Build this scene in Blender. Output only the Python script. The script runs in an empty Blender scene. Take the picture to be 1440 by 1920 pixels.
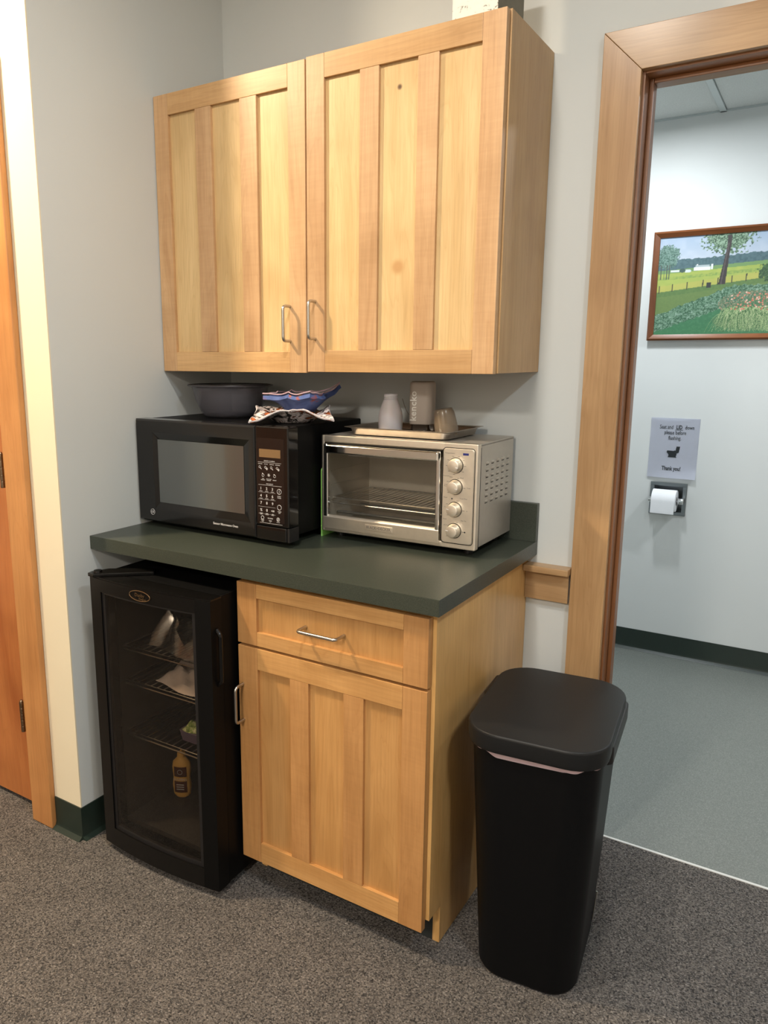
import bpy, bmesh, math, random
import numpy as np
from mathutils import Vector, Matrix

scene = bpy.context.scene
COL = scene.collection
PI = math.pi
rng = random.Random(7)

# ------------------------------------------------------------------ camera
CX, CY, CZ = 1.7398, -2.0459, 1.4121
YAW, PIT, ROL = 0.5703, -0.1947, 0.0014
FPX, PPX, PPY = 1433.2, 633.78, 954.5
cy_, sy_ = math.cos(YAW), math.sin(YAW)
fw = Vector((-sy_, cy_, 0)); rt = Vector((cy_, sy_, 0)); up = Vector((0, 0, 1))
f2 = fw * math.cos(PIT) + up * math.sin(PIT)
u2 = up * math.cos(PIT) - fw * math.sin(PIT)
r3 = rt * math.cos(ROL) + u2 * math.sin(ROL)
u3 = u2 * math.cos(ROL) - rt * math.sin(ROL)
cam_d = bpy.data.cameras.new('camera')
cam_d.sensor_fit = 'VERTICAL'; cam_d.sensor_height = 36.0; cam_d.sensor_width = 27.0
cam_d.lens = FPX / 1920 * 36.0
cam_d.shift_x = (720 - PPX) / 1920
cam_d.shift_y = (PPY - 960) / 1920
cam_d.clip_start = 0.02
cam = bpy.data.objects.new('camera', cam_d); COL.objects.link(cam)
cam.matrix_world = Matrix(((r3.x, u3.x, -f2.x, CX), (r3.y, u3.y, -f2.y, CY), (r3.z, u3.z, -f2.z, CZ), (0, 0, 0, 1)))
scene.camera = cam

# ------------------------------------------------------------------ world, lamps, exposure
w = bpy.data.worlds.new('world'); scene.world = w; w.use_nodes = True
w.node_tree.nodes['Background'].inputs[0].default_value = (0.8, 0.9, 1, 1)
w.node_tree.nodes['Background'].inputs[1].default_value = 0.05

def lamp(name, loc, size, power, col, size_y=None):
    l = bpy.data.lights.new(name, 'AREA'); l.energy = power; l.color = col
    if size_y: l.shape = 'RECTANGLE'; l.size = size; l.size_y = size_y
    else: l.shape = 'DISK'; l.size = size
    o = bpy.data.objects.new(name, l); o.location = loc; COL.objects.link(o); return o

CEIL = 2.75
lamp('ceiling_and_fill_lamp', (1.02, -1.25, CEIL - 0.03), 0.14, 17, (1.0, 0.94, 0.86))
lamp('ceiling_and_fill_lamp', (-0.50, -1.38, CEIL - 0.03), 0.16, 58, (1.0, 0.78, 0.52))
lamp('ceiling_and_fill_lamp', (2.6, -1.7, CEIL - 0.03), 0.25, 24, (0.84, 0.93, 1.0))
lamp('ceiling_and_fill_lamp', (1.2, -4.1, CEIL - 0.03), 0.5, 92, (1.0, 0.92, 0.82))  # unseen fill lamp added at the rear to brighten under the wall cabinets
lamp('bathroom_lamp', (0.98, 1.14, 2.40), 0.12, 14, (0.92, 0.97, 1.0))
lamp('bathroom_lamp', (2.25, 1.0, 2.40), 0.16, 14, (0.92, 0.96, 1.0))

vs = scene.view_settings
vs.view_transform = 'Standard'; vs.look = 'None'; vs.gamma = 1.0; vs.use_curve_mapping = False
vs.exposure = 0.20
scene.cycles.max_bounces = 10; scene.cycles.diffuse_bounces = 5
scene.cycles.transparent_max_bounces = 12
scene.cycles.caustics_reflective = False; scene.cycles.caustics_refractive = False

# ------------------------------------------------------------------ colour and materials
def s2l(c):
    return tuple(((x / 12.92) if x <= 0.04045 else ((x + 0.055) / 1.055) ** 2.4) for x in c)
def rgb(r, g, b): return s2l((r / 255, g / 255, b / 255)) + (1,)

class NT:
    def __init__(s, name):
        s.m = bpy.data.materials.new(name); s.m.use_nodes = True
        s.t = s.m.node_tree; s.t.nodes.clear()
        s.out = s.t.nodes.new('ShaderNodeOutputMaterial')
    def n(s, typ, **kw):
        x = s.t.nodes.new(typ)
        for k, v in kw.items():
            if k in x.inputs.keys() if isinstance(k, str) else False: x.inputs[k].default_value = v
            else: setattr(x, k, v)
        return x
    def l(s, a, b): s.t.links.new(a, b)
    def bsdf(s, **kw):
        b = s.t.nodes.new('ShaderNodeBsdfPrincipled')
        for k, v in kw.items(): b.inputs[k.replace('_', ' ')].default_value = v
        s.l(b.outputs[0], s.out.inputs[0]); return b
    def coord(s, scale=(1, 1, 1), rand=False, kind='Object', rot=(0, 0, 0)):
        tc = s.t.nodes.new('ShaderNodeTexCoord'); mp = s.t.nodes.new('ShaderNodeMapping')
        mp.inputs['Scale'].default_value = scale; mp.inputs['Rotation'].default_value = rot
        s.l(tc.outputs[kind], mp.inputs[0])
        if rand:
            oi = s.t.nodes.new('ShaderNodeObjectInfo'); mu = s.t.nodes.new('ShaderNodeMath'); mu.operation = 'MULTIPLY'; mu.inputs[1].default_value = 37.0
            s.l(oi.outputs['Random'], mu.inputs[0]); cb = s.t.nodes.new('ShaderNodeCombineXYZ')
            for i in range(3): s.l(mu.outputs[0], cb.inputs[i])
            s.l(cb.outputs[0], mp.inputs['Location'])
        return mp.outputs[0]
    def noise(s, vec, scale=5, detail=4, rough=0.5, dist=0):
        x = s.t.nodes.new('ShaderNodeTexNoise'); x.inputs['Scale'].default_value = scale; x.inputs['Detail'].default_value = detail
        x.inputs['Roughness'].default_value = rough; x.inputs['Distortion'].default_value = dist
        s.l(vec, x.inputs['Vector']); return x.outputs['Fac']
    def ramp(s, fac, stops, interp='LINEAR'):
        x = s.t.nodes.new('ShaderNodeValToRGB'); cr = x.color_ramp; cr.interpolation = interp
        while len(cr.elements) < len(stops): cr.elements.new(0.5)
        for e, (p, c) in zip(cr.elements, stops): e.position = p; e.color = c
        s.l(fac, x.inputs[0]); return x.outputs[0]
    def mix(s, fac, a, b, mode='MIX'):
        x = s.t.nodes.new('ShaderNodeMix'); x.data_type = 'RGBA'; x.blend_type = mode
        for sock, v in ((x.inputs[0], fac), (x.inputs[6], a), (x.inputs[7], b)):
            if hasattr(v, 'is_linked') or hasattr(v, 'links'): s.l(v, sock)
            else: sock.default_value = v
        return x.outputs[2]
    def bump(s, b, h, strength=0.2, dist=0.001):
        x = s.t.nodes.new('ShaderNodeBump'); x.inputs['Strength'].default_value = strength; x.inputs['Distance'].default_value = dist
        s.l(h, x.inputs['Height']); s.l(x.outputs[0], b.inputs['Normal'])

def wood(name, light, dark, axis='z', var=0.12, rough=0.40, tint=None, knots=(), flame=0.0):
    m = NT(name); b = m.bsdf(Roughness=rough)
    lo, hi = 1.0, 11.0
    sc = {'x': (lo, hi, hi), 'y': (hi, lo, hi), 'z': (hi, hi, lo)}[axis]
    v = m.coord(sc, rand=True)
    n1 = m.noise(v, 1.1, 3, 0.55, 0.9)
    c = m.ramp(n1, [(0.28, dark), (0.5, tuple((a * 0.35 + q * 0.65) for a, q in zip(dark, light))), (0.72, light)])
    sc2 = tuple(x * (1 if x == lo else 2.6) * 2.2 for x in sc)
    n2 = m.noise(m.coord(sc2, rand=True), 3.2, 5, 0.6, 0.3)
    c = m.mix(0.30, c, m.ramp(n2, [(0.35, (0.72, 0.66, 0.58, 1)), (0.6, (1.06, 1.05, 1.04, 1))]), 'MULTIPLY')
    n3 = m.noise(m.coord((3, 3, 3), rand=True), 1.3, 2, 0.5, 0.5)
    c = m.mix(0.8, c, m.ramp(n3, [(0.35, (0.86, 0.82, 0.76, 1)), (0.62, (1.05, 1.04, 1.02, 1))]), 'MULTIPLY')
    fr_ = m.n('ShaderNodeMath'); fr_.operation = 'MULTIPLY'; fr_.inputs[1].default_value = 13.0; m.l(n1, fr_.inputs[0])
    fc = m.n('ShaderNodeMath'); fc.operation = 'FRACT'; m.l(fr_.outputs[0], fc.inputs[0])
    c = m.mix(0.30, c, m.ramp(fc.outputs[0], [(0.0, (0.80, 0.74, 0.66, 1)), (0.10, (1, 1, 1, 1)), (0.75, (1, 1, 1, 1)), (1.0, (0.80, 0.74, 0.66, 1))]), 'MULTIPLY')
    if flame:
        fs = {'x': (9, 1, 1), 'y': (1, 9, 1), 'z': (1, 1, 9)}[axis]
        n5 = m.noise(m.coord(tuple(q * 9 for q in fs), rand=True), 1.0, 2, 0.5, 0.8)
        c = m.mix(flame, c, m.ramp(n5, [(0.40, (0.88, 0.84, 0.80, 1)), (0.60, (1.06, 1.06, 1.05, 1))]), 'MULTIPLY')
    oi = m.n('ShaderNodeObjectInfo')
    c = m.mix(1.0, c, m.ramp(oi.outputs['Random'], [(0, (1 - var, 1 - var * 1.15, 1 - var * 1.3, 1)), (1, (1.04, 1.03, 1.0, 1))]), 'MULTIPLY')
    for (kx, ky, kz, kr, kc) in knots:
        tc = m.n('ShaderNodeTexCoord'); vm = m.n('ShaderNodeVectorMath'); vm.operation = 'DISTANCE'
        m.l(tc.outputs['Object'], vm.inputs[0]); vm.inputs[1].default_value = (kx, ky, kz)
        f = m.ramp(vm.outputs['Value'], [(0.0, (0, 0, 0, 1)), (kr, (0, 0, 0, 1)), (min(1, kr * 2.0 + 0.002), (1, 1, 1, 1))])
        c = m.mix(f, kc, c)
    m.l(c, b.inputs['Base Color'])
    m.bump(b, n2, 0.08, 0.0006)
    return m.m

def plain(name, col, rough=0.5, metal=0.0, noise=0.0, nscale=40, bump=0.0, **kw):
    m = NT(name); b = m.bsdf(Roughness=rough, Metallic=metal, **kw)
    v = m.coord()
    n = m.noise(v, nscale, 3)
    lo = tuple(x * (1 - noise) for x in col[:3]) + (1,)
    m.l(m.ramp(n, [(0.3, lo), (0.7, col)]), b.inputs['Base Color'])
    if bump: m.bump(b, n, bump, 0.001)
    return m.m

M = {}
# maple cabinets: cream panels, pinker stiles and rails
M['panel'] = wood('maple_panel', rgb(216, 188, 140), rgb(200, 168, 118), 'z', 0.05)
M['panel_knot'] = wood('maple_panel_knotted', rgb(218, 190, 142), rgb(199, 165, 114), 'z', 0.03, knots=((0.0, 0.0, 0.615, 0.003, rgb(70, 40, 22)), (0.002, 0.0, 0.205, 0.010, rgb(190, 148, 98))))
M['stile'] = wood('maple_stile', rgb(207, 173, 134), rgb(188, 150, 110), 'z', 0.10, flame=0.2)
M['rail'] = wood('maple_rail', rgb(206, 170, 124), rgb(188, 148, 100), 'x', 0.08, flame=0.15)
M['side'] = wood('maple_side', rgb(196, 162, 116), rgb(182, 146, 100), 'z', 0.03)
M['b_panel'] = wood('aged_maple_panel', rgb(200, 154, 98), rgb(182, 135, 80), 'z', 0.05)
M['b_stile'] = wood('aged_maple_stile', rgb(196, 149, 97), rgb(176, 128, 78), 'z', 0.10, flame=0.2)
M['b_rail'] = wood('aged_maple_rail', rgb(204, 159, 104), rgb(186, 138, 82), 'x', 0.06, flame=0.15)
M['b_side'] = wood('aged_maple_side', rgb(214, 172, 112), rgb(198, 152, 92), 'z', 0.03, 0.28)
M['case'] = wood('casing_wood_upright', rgb(184, 150, 110), rgb(162, 126, 88), 'z', 0.04, 0.3)
M['case_h'] = wood('casing_wood_level', rgb(184, 152, 114), rgb(164, 130, 92), 'x', 0.04, 0.3)
M['jamb'] = wood('jamb_wood', rgb(144, 98, 64), rgb(116, 74, 46), 'z', 0.05, 0.35)
M['jamb_h'] = wood('jamb_wood_level', rgb(165, 115, 75), rgb(140, 92, 56), 'x', 0.05, 0.35)
M['door'] = wood('door_veneer', rgb(196, 128, 74), rgb(164, 92, 46), 'z', 0.02, 0.35)
M['door_case'] = wood('door_casing_wood', rgb(196, 142, 88), rgb(180, 124, 74), 'z', 0.03, 0.4)
M['frame'] = wood('picture_frame_wood', rgb(130, 78, 42), rgb(92, 50, 26), 'x', 0.05, 0.3)
M['frame_v'] = wood('picture_frame_wood_upright', rgb(130, 78, 42), rgb(92, 50, 26), 'z', 0.05, 0.3)

M['wall'] = plain('painted_wall', rgb(205, 209, 207), 0.75, noise=0.02, nscale=3, bump=0.03)
M['wall_warm_lit'] = plain('warm_lit_wall_paint', rgb(226, 216, 190), 0.75, noise=0.02, nscale=3, bump=0.03)  # cream tone puts the warm lamp light on this face into its colour
M['wall_room'] = plain('painted_room_wall', rgb(205, 202, 196), 0.75, noise=0.02, nscale=3)
M['wall_bath'] = plain('bathroom_wall_paint', rgb(214, 217, 216), 0.7, noise=0.02, nscale=3, bump=0.03)
M['ceil'] = plain('ceiling_paint', rgb(225, 224, 218), 0.8)
M['tile'] = plain('acoustic_tile', rgb(206, 210, 208), 0.9, noise=0.14, nscale=220, bump=0.5)
M['bar'] = plain('ceiling_grid_metal', rgb(190, 198, 198), 0.5)
M['cove'] = plain('dark_green_vinyl_cove', rgb(34, 46, 40), 0.38, noise=0.1)
M['black'] = plain('black_gloss_plastic', rgb(20, 18, 17), 0.10, noise=0.05)
M['black_s'] = plain('black_satin_plastic', rgb(26, 25, 26), 0.42, noise=0.1, nscale=200)
M['black_bin'] = plain('black_matte_bin_plastic', rgb(9, 10, 12), 0.45, noise=0.12, nscale=260, bump=0.06, Specular_IOR_Level=0.18)
M['bin_lid'] = plain('black_matte_lid_plastic', rgb(27, 28, 29), 0.42, noise=0.1, nscale=260, bump=0.06, Specular_IOR_Level=0.3)
M['black_fr'] = plain('black_fridge_plastic', rgb(14, 13, 12), 0.22, noise=0.05, Specular_IOR_Level=0.35)
M['black_m'] = plain('black_painted_steel', rgb(9, 9, 9), 0.5, noise=0.1, Specular_IOR_Level=0.15)
M['dark_int'] = plain('fridge_liner', rgb(48, 45, 42), 0.5, noise=0.1)
M['steel_handle'] = plain('satin_nickel', rgb(196, 192, 184), 0.28, 1.0)
M['chrome'] = plain('chrome', rgb(225, 225, 225), 0.10, 1.0)
M['brushed'] = plain('brushed_stainless', rgb(236, 228, 214), 0.42, 1.0, noise=0.06, nscale=60)
M['brushed_side'] = plain('painted_silver_steel', rgb(198, 192, 182), 0.42, 0.7, noise=0.05, nscale=60, bump=0.02)
M['tray'] = plain('aluminium_tray', rgb(196, 188, 178), 0.30, 1.0, noise=0.15, nscale=30)
M['wire'] = plain('plated_wire', rgb(190, 186, 178), 0.3, 1.0)
M['white_p'] = plain('white_print', rgb(200, 198, 196), 0.6)
M['grey_print'] = plain('grey_print', rgb(120, 112, 102), 0.6)
M['black_print'] = plain('black_print', rgb(25, 32, 36), 0.6)
M['white_plastic'] = plain('white_plastic', rgb(214, 208, 210), 0.45, noise=0.02, Subsurface_Weight=0.1)
M['kick'] = plain('black_kick_board', rgb(36, 40, 38), 0.7)
M['paper'] = plain('white_paper', rgb(226, 229, 240), 0.8, noise=0.02)
M['tp'] = plain('soft_tissue', rgb(238, 240, 244), 0.9, noise=0.03, nscale=20, bump=0.1)
M['green_board'] = plain('pale_green_plastic', rgb(150, 215, 110), 0.4)
M['lcd'] = plain('tan_display', rgb(122, 96, 66), 0.25)
M['blue_light'] = plain('blue_badge', rgb(40, 45, 110), 0.3)
M['steel_plate'] = plain('satin_steel_plate', rgb(140, 146, 150), 0.3, 1.0)
M['liner'] = plain('pale_pink_bin_liner', rgb(232, 205, 208), 0.5, noise=0.1)
M['must'] = plain('mustard_plastic', rgb(206, 160, 80), 0.35)
M['brown_label'] = plain('brown_label', rgb(96, 52, 34), 0.5)
M['gold'] = plain('gold_badge_line', rgb(140, 112, 80), 0.3, 0.8)
M['grey_box'] = plain('grey_carton', rgb(128, 124, 110), 0.8, noise=0.1)
M['seal'] = plain('light_threshold_strip', rgb(215, 215, 210), 0.5)
M['hinge'] = plain('aged_brass_hinge', rgb(150, 128, 104), 0.35, 1.0, noise=0.3, nscale=150)

def mk_counter():
    m = NT('dark_green_laminate'); b = m.bsdf(Roughness=0.36)
    n = m.noise(m.coord(), 420, 3, 0.7)
    m.l(m.ramp(n, [(0.35, rgb(42, 48, 41)), (0.65, rgb(66, 71, 61))]), b.inputs['Base Color']); m.bump(b, n, 0.05, 0.0005)
    return m.m
M['counter'] = mk_counter()

def mk_carpet():
    m = NT('grey_brown_loop_carpet'); b = m.bsdf(Roughness=0.95, Specular_IOR_Level=0.1)
    v = m.coord((1, 1, 1))
    n = m.noise(m.coord((1, 1.5, 1)), 170, 3, 0.8, 0.6)
    vo = m.n('ShaderNodeTexVoronoi'); vo.inputs['Scale'].default_value = 300; m.l(v, vo.inputs['Vector'])
    c = m.ramp(n, [(0.36, rgb(24, 24, 24)), (0.47, rgb(56, 56, 56)), (0.56, rgb(82, 81, 81)), (0.68, rgb(162, 158, 154))])
    c = m.mix(0.35, c, m.ramp(vo.outputs['Color'], [(0.2, rgb(60, 56, 54)), (0.8, rgb(170, 160, 150))]))
    big = m.noise(v, 9, 3, 0.5)
    c = m.mix(1.0, c, m.ramp(big, [(0.3, (0.88, 0.88, 0.88, 1)), (0.7, (1.06, 1.06, 1.06, 1))]), 'MULTIPLY')
    m.l(c, b.inputs['Base Color'])
    m.bump(b, n, 0.9, 0.004)
    return m.m
M['carpet'] = mk_carpet()

def mk_vinyl():
    m = NT('grey_green_vinyl'); b = m.bsdf(Roughness=0.38)
    n = m.noise(m.coord(), 260, 3, 0.7)
    c = m.ramp(n, [(0.3, rgb(98, 103, 99)), (0.55, rgb(120, 124, 119)), (0.75, rgb(150, 153, 147))])
    m.l(c, b.inputs['Base Color'])
    m.bump(b, m.noise(m.coord(), 60, 3), 0.1, 0.001)
    return m.m
M['vinyl'] = mk_vinyl()

def glassy(name, tint, rough=0.02, spec_mix=0.06, extra=0.0, gloss=(1, 1, 1, 1)):
    """thin pane: tinted see-through with a fresnel reflection"""
    m = NT(name)
    tr = m.n('ShaderNodeBsdfTransparent'); tr.inputs[0].default_value = tint
    gl = m.n('ShaderNodeBsdfGlossy'); gl.inputs['Roughness'].default_value = rough; gl.inputs[0].default_value = gloss
    fr = m.n('ShaderNodeFresnel'); fr.inputs[0].default_value = 1.5
    ad = m.n('ShaderNodeMath'); ad.operation = 'ADD'; ad.use_clamp = True; ad.inputs[1].default_value = extra; m.l(fr.outputs[0], ad.inputs[0])
    mx = m.n('ShaderNodeMixShader')
    ge = m.n('ShaderNodeNewGeometry'); inv = m.n('ShaderNodeMath'); inv.operation = 'SUBTRACT'; inv.inputs[0].default_value = 1.0; m.l(ge.outputs['Backfacing'], inv.inputs[1])
    mu_ = m.n('ShaderNodeMath'); mu_.operation = 'MULTIPLY'; m.l(ad.outputs[0], mu_.inputs[0]); m.l(inv.outputs[0], mu_.inputs[1])
    m.l(mu_.outputs[0], mx.inputs[0]); m.l(tr.outputs[0], mx.inputs[1]); m.l(gl.outputs[0], mx.inputs[2])
    m.l(mx.outputs[0], m.out.inputs[0]); return m.m
M['glass_clear'] = glassy('clear_oven_glass', (0.96, 0.96, 0.95, 1))
M['glass_fridge'] = glassy('smoked_fridge_glass', (0.80, 0.77, 0.73, 1), 0.03)
M['glass_smoke'] = glassy('smoky_plastic', (0.55, 0.50, 0.45, 1), 0.12, extra=0.12)

M['bag'] = glassy('clear_plastic_film', (0.78, 0.77, 0.75, 1), 0.25, extra=0.30)

def mk_mw_glass():
    m = NT('microwave_window_glass'); b = m.bsdf(Roughness=0.07, Base_Color=rgb(66, 70, 69), Specular_IOR_Level=1.0)
    b.inputs['Coat Weight'].default_value = 1.0; b.inputs['Coat Roughness'].default_value = 0.03
    return m.m
M['mw_glass'] = mk_mw_glass()

def mk_frost():
    m = NT('frosted_grey_plastic'); b = m.bsdf(Base_Color=rgb(196, 184, 172), Roughness=0.5, Alpha=0.85)
    return m.m
M['frost'] = mk_frost()
m_ = NT('smoky_brown_plastic'); m_.bsdf(Base_Color=rgb(150, 132, 110), Roughness=0.18, Alpha=0.5); M['tumbler'] = m_.m
m_ = NT('grey_translucent_plastic'); m_.bsdf(Base_Color=rgb(100, 98, 104), Roughness=0.25, Alpha=0.5); M['bowl'] = m_.m

def pattern(name, stops, scale=18, detail=4, dist=1.5, rough=0.8):
    m = NT(name); b = m.bsdf(Roughness=rough)
    n = m.noise(m.coord(), scale, detail, 0.6, dist)
    m.l(m.ramp(n, stops), b.inputs['Base Color']); return m.m
M['cloth_bw'] = pattern('black_white_orange_print', [(0.0, rgb(15, 12, 12)), (0.40, rgb(28, 22, 22)), (0.46, rgb(190, 180, 176)), (0.54, rgb(235, 225, 225)), (0.58, rgb(60, 50, 45)), (0.66, rgb(190, 95, 40)), (0.8, rgb(240, 170, 110))], 24, 3, 1.0)
M['cloth_blue'] = pattern('blue_print', [(0.0, rgb(36, 44, 80)), (0.45, rgb(66, 84, 134)), (0.60, rgb(84, 104, 156)), (0.66, rgb(150, 80, 70)), (0.70, rgb(200, 170, 80)), (0.74, rgb(70, 86, 136))], 14, 3, 0.6)
M['binding'] = plain('pinkish_binding', rgb(190, 160, 165), 0.8)
M['speck'] = pattern('speckled_white_board', [(0.0, rgb(110, 108, 96)), (0.33, rgb(130, 128, 116)), (0.40, rgb(218, 215, 204)), (1.0, rgb(226, 223, 214))], 70, 3, 0.5)
M['veg'] = pattern('chopped_greens', [(0.3, rgb(60, 90, 40)), (0.5, rgb(140, 160, 90)), (0.7, rgb(220, 215, 180))], 90, 3, 0.5)

# ------------------------------------------------------------------ mesh helpers
def T(bm, v=(0, 0, 0)):
    bmesh.ops.translate(bm, verts=bm.verts, vec=v); return bm
def Rz(bm, a, c=(0, 0, 0)):
    bmesh.ops.rotate(bm, verts=bm.verts, cent=c, matrix=Matrix.Rotation(a, 3, 'Z')); return bm
def Rx(bm, a, c=(0, 0, 0)):
    bmesh.ops.rotate(bm, verts=bm.verts, cent=c, matrix=Matrix.Rotation(a, 3, 'X')); return bm
def Ry(bm, a, c=(0, 0, 0)):
    bmesh.ops.rotate(bm, verts=bm.verts, cent=c, matrix=Matrix.Rotation(a, 3, 'Y')); return bm

def box(x0, x1, y0, y1, z0, z1, bev=0.0, seg=2, bm=None):
    b = bmesh.new()
    r = bmesh.ops.create_cube(b, size=1.0)
    for v in b.verts:
        v.co = Vector((x0 + (v.co.x + 0.5) * (x1 - x0), y0 + (v.co.y + 0.5) * (y1 - y0), z0 + (v.co.z + 0.5) * (z1 - z0)))
    if bev > 0:
        bmesh.ops.bevel(b, geom=b.edges[:], offset=bev, segments=seg, profile=0.5, affect='EDGES')
    return join(bm, b)
def join(bm, b):
    if bm is None: return b
    me = bpy.data.meshes.new('tmp'); b.to_mesh(me); bm.from_mesh(me); bpy.data.meshes.remove(me); b.free(); return bm

def prism(pts, axis, a0, a1, bev=0.0, seg=2, bm=None):
    """extrude a 2D polygon; axis 'x': pts=(y,z), 'y': pts=(x,z), 'z': pts=(x,y)"""
    b = bmesh.new()
    def P(p, a):
        return {'x': (a, p[0], p[1]), 'y': (p[0], a, p[1]), 'z': (p[0], p[1], a)}[axis]
    lo = [b.verts.new(P(p, a0)) for p in pts]; hi = [b.verts.new(P(p, a1)) for p in pts]
    n = len(pts)
    b.faces.new(lo[::-1]); b.faces.new(hi)
    for i in range(n): b.faces.new((lo[i], lo[(i + 1) % n], hi[(i + 1) % n], hi[i]))
    bmesh.ops.recalc_face_normals(b, faces=b.faces)
    if bev > 0: bmesh.ops.bevel(b, geom=b.edges[:], offset=bev, segments=seg, profile=0.5, affect='EDGES')
    return join(bm, b)

def lathe(prof, c=(0, 0, 0), n=40, axis='z', bm=None, cap=True):
    """prof: list of (r, h)"""
    b = bmesh.new(); rings = []
    for r, h in prof:
        ring = []
        for i in range(n):
            a = 2 * PI * i / n; x, y = r * math.cos(a), r * math.sin(a)
            p = {'z': (x, y, h), 'y': (x, h, y), 'x': (h, x, y)}[axis]
            ring.append(b.verts.new(Vector(p) + Vector(c)))
        rings.append(ring)
    for k in range(len(rings) - 1):
        for i in range(n):
            b.faces.new((rings[k][i], rings[k][(i + 1) % n], rings[k + 1][(i + 1) % n], rings[k + 1][i]))
    if cap:
        for rg in (rings[0], rings[-1]):
            try: b.faces.new(rg)
            except ValueError: pass
    bmesh.ops.remove_doubles(b, verts=b.verts, dist=1e-6)
    bmesh.ops.recalc_face_normals(b, faces=b.faces)
    return join(bm, b)

def tube(path, r, n=10, closed=False, bm=None):
    b = bmesh.new(); path = [Vector(p) for p in path]; rings = []
    N = len(path)
    prev = None
    for i, p in enumerate(path):
        if closed: t = path[(i + 1) % N] - path[i - 1]
        else: t = path[min(i + 1, N - 1)] - path[max(i - 1, 0)]
        t.normalize()
        if prev is None:
            a = Vector((0, 0, 1)) if abs(t.z) < 0.9 else Vector((1, 0, 0))
            u = t.cross(a).normalized()
        else:
            u = (prev - t * prev.dot(t)).normalized()
        prev = u; v = t.cross(u)
        rings.append([b.verts.new(p + (u * math.cos(2 * PI * k / n) + v * math.sin(2 * PI * k / n)) * r) for k in range(n)])
    for i in range(N if closed else N - 1):
        A, B = rings[i], rings[(i + 1) % N]
        for k in range(n): b.faces.new((A[k], A[(k + 1) % n], B[(k + 1) % n], B[k]))
    if not closed: b.faces.new(rings[0]); b.faces.new(rings[-1])
    bmesh.ops.recalc_face_normals(b, faces=b.faces)
    return join(bm, b)

def arc_path(pts, r, k=6):
    """round the corners of a polyline"""
    pts = [Vector(p) for p in pts]; out = [pts[0]]
    for i in range(1, len(pts) - 1):
        a = (pts[i - 1] - pts[i]).normalized(); c = (pts[i + 1] - pts[i]).normalized()
        p0 = pts[i] + a * r; p1 = pts[i] + c * r
        for j in range(k + 1):
            t = j / k; out.append(p0 * (1 - t) ** 2 + pts[i] * 2 * t * (1 - t) + p1 * t * t)
    out.append(pts[-1]); return out

def rrect(w_, d_, r, n=8, cx=0, cy=0, t=0):
    P = []
    for (sx, sy, a0) in ((1, 1, 0), (-1, 1, 90), (-1, -1, 180), (1, -1, 270)):
        for i in range(n + 1):
            a = math.radians(a0 + 90 * i / n)
            x = sx * (w_ / 2 - r) + r * math.cos(a); y = sy * (d_ / 2 - r) + r * math.sin(a)
            P.append((cx + math.cos(t) * x - math.sin(t) * y, cy + math.sin(t) * x + math.cos(t) * y))
    return P
def loft(sections, cap0=True, cap1=True, bm=None):
    """sections: list of lists of 3D points"""
    b = bmesh.new(); R = [[b.verts.new(p) for p in s] for s in sections]; n = len(R[0])
    for k in range(len(R) - 1):
        for i in range(n): b.faces.new((R[k][i], R[k][(i + 1) % n], R[k + 1][(i + 1) % n], R[k + 1][i]))
    if cap0: b.faces.new(R[0])
    if cap1: b.faces.new(R[-1])
    bmesh.ops.recalc_face_normals(b, faces=b.faces)
    return join(bm, b)

def obj(name, bm, mat, parent=None, origin=None, smooth=35, label=None):
    """link a bmesh as one object; with a parent the geometry is parent-local"""
    if origin is not None: T(bm, tuple(-x for x in origin))
    me = bpy.data.meshes.new(name); bm.to_mesh(me); bm.free()
    if smooth:
        me.shade_smooth(); me.set_sharp_from_angle(angle=math.radians(smooth)); flat_big = len(me.polygons) < 1500
    me.materials.append(M[mat] if isinstance(mat, str) else mat)
    o = bpy.data.objects.new(name, me); COL.objects.link(o)
    if smooth and flat_big:
        wn = o.modifiers.new('weighted_normals', 'WEIGHTED_NORMAL'); wn.mode = 'FACE_AREA'; wn.keep_sharp = True
    if parent is not None: o.parent = parent
    if origin is not None and parent is None: o.location = origin
    if label: o['label'] = label
    return o
def tag(o, label, cat, group=None):
    o['label'] = label; o['category'] = cat
    if group: o['group'] = group
    return o
def empty(name, loc, label, cat, rz=0, group=None):
    o = bpy.data.objects.new(name, None); o.empty_display_size = 0.05; COL.objects.link(o)
    o.location = loc; o.rotation_euler = (0, 0, rz); return tag(o, label, cat, group)
def struct(name, bm, mat, smooth=35, parent=None):
    o = obj(name, bm, mat, parent, smooth=smooth)
    if parent is None: o['kind'] = 'structure'
    return o
def struct_empty(name, loc=(0, 0, 0)):
    o = bpy.data.objects.new(name, None); o.empty_display_size = 0.05; COL.objects.link(o); o.location = loc; o['kind'] = 'structure'; return o

def text_bm(body, size, align='CENTER', depth=0.0003, bold=0.0, sx=1.0, spacing=1.0):
    """flat lettering standing upright and facing -Y, centred on the origin"""
    cu = bpy.data.curves.new('t', 'FONT'); cu.body = body; cu.size = size; cu.align_x = align; cu.align_y = 'CENTER'
    cu.extrude = depth; cu.offset = bold; cu.resolution_u = 2; cu.space_character = spacing
    o = bpy.data.objects.new('t', cu); COL.objects.link(o)
    dg = bpy.context.evaluated_depsgraph_get(); dg.update()
    me = bpy.data.meshes.new_from_object(o.evaluated_get(dg))
    bm = bmesh.new(); bm.from_mesh(me)
    bpy.data.objects.remove(o); bpy.data.curves.remove(cu); bpy.data.meshes.remove(me)
    for v in bm.verts: v.co.x *= sx
    Rx(bm, PI / 2)
    return bm
def add_text(bm, body, size, pos, **kw):
    b = text_bm(body, size, **kw); T(b, pos); return join(bm, b)

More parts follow.
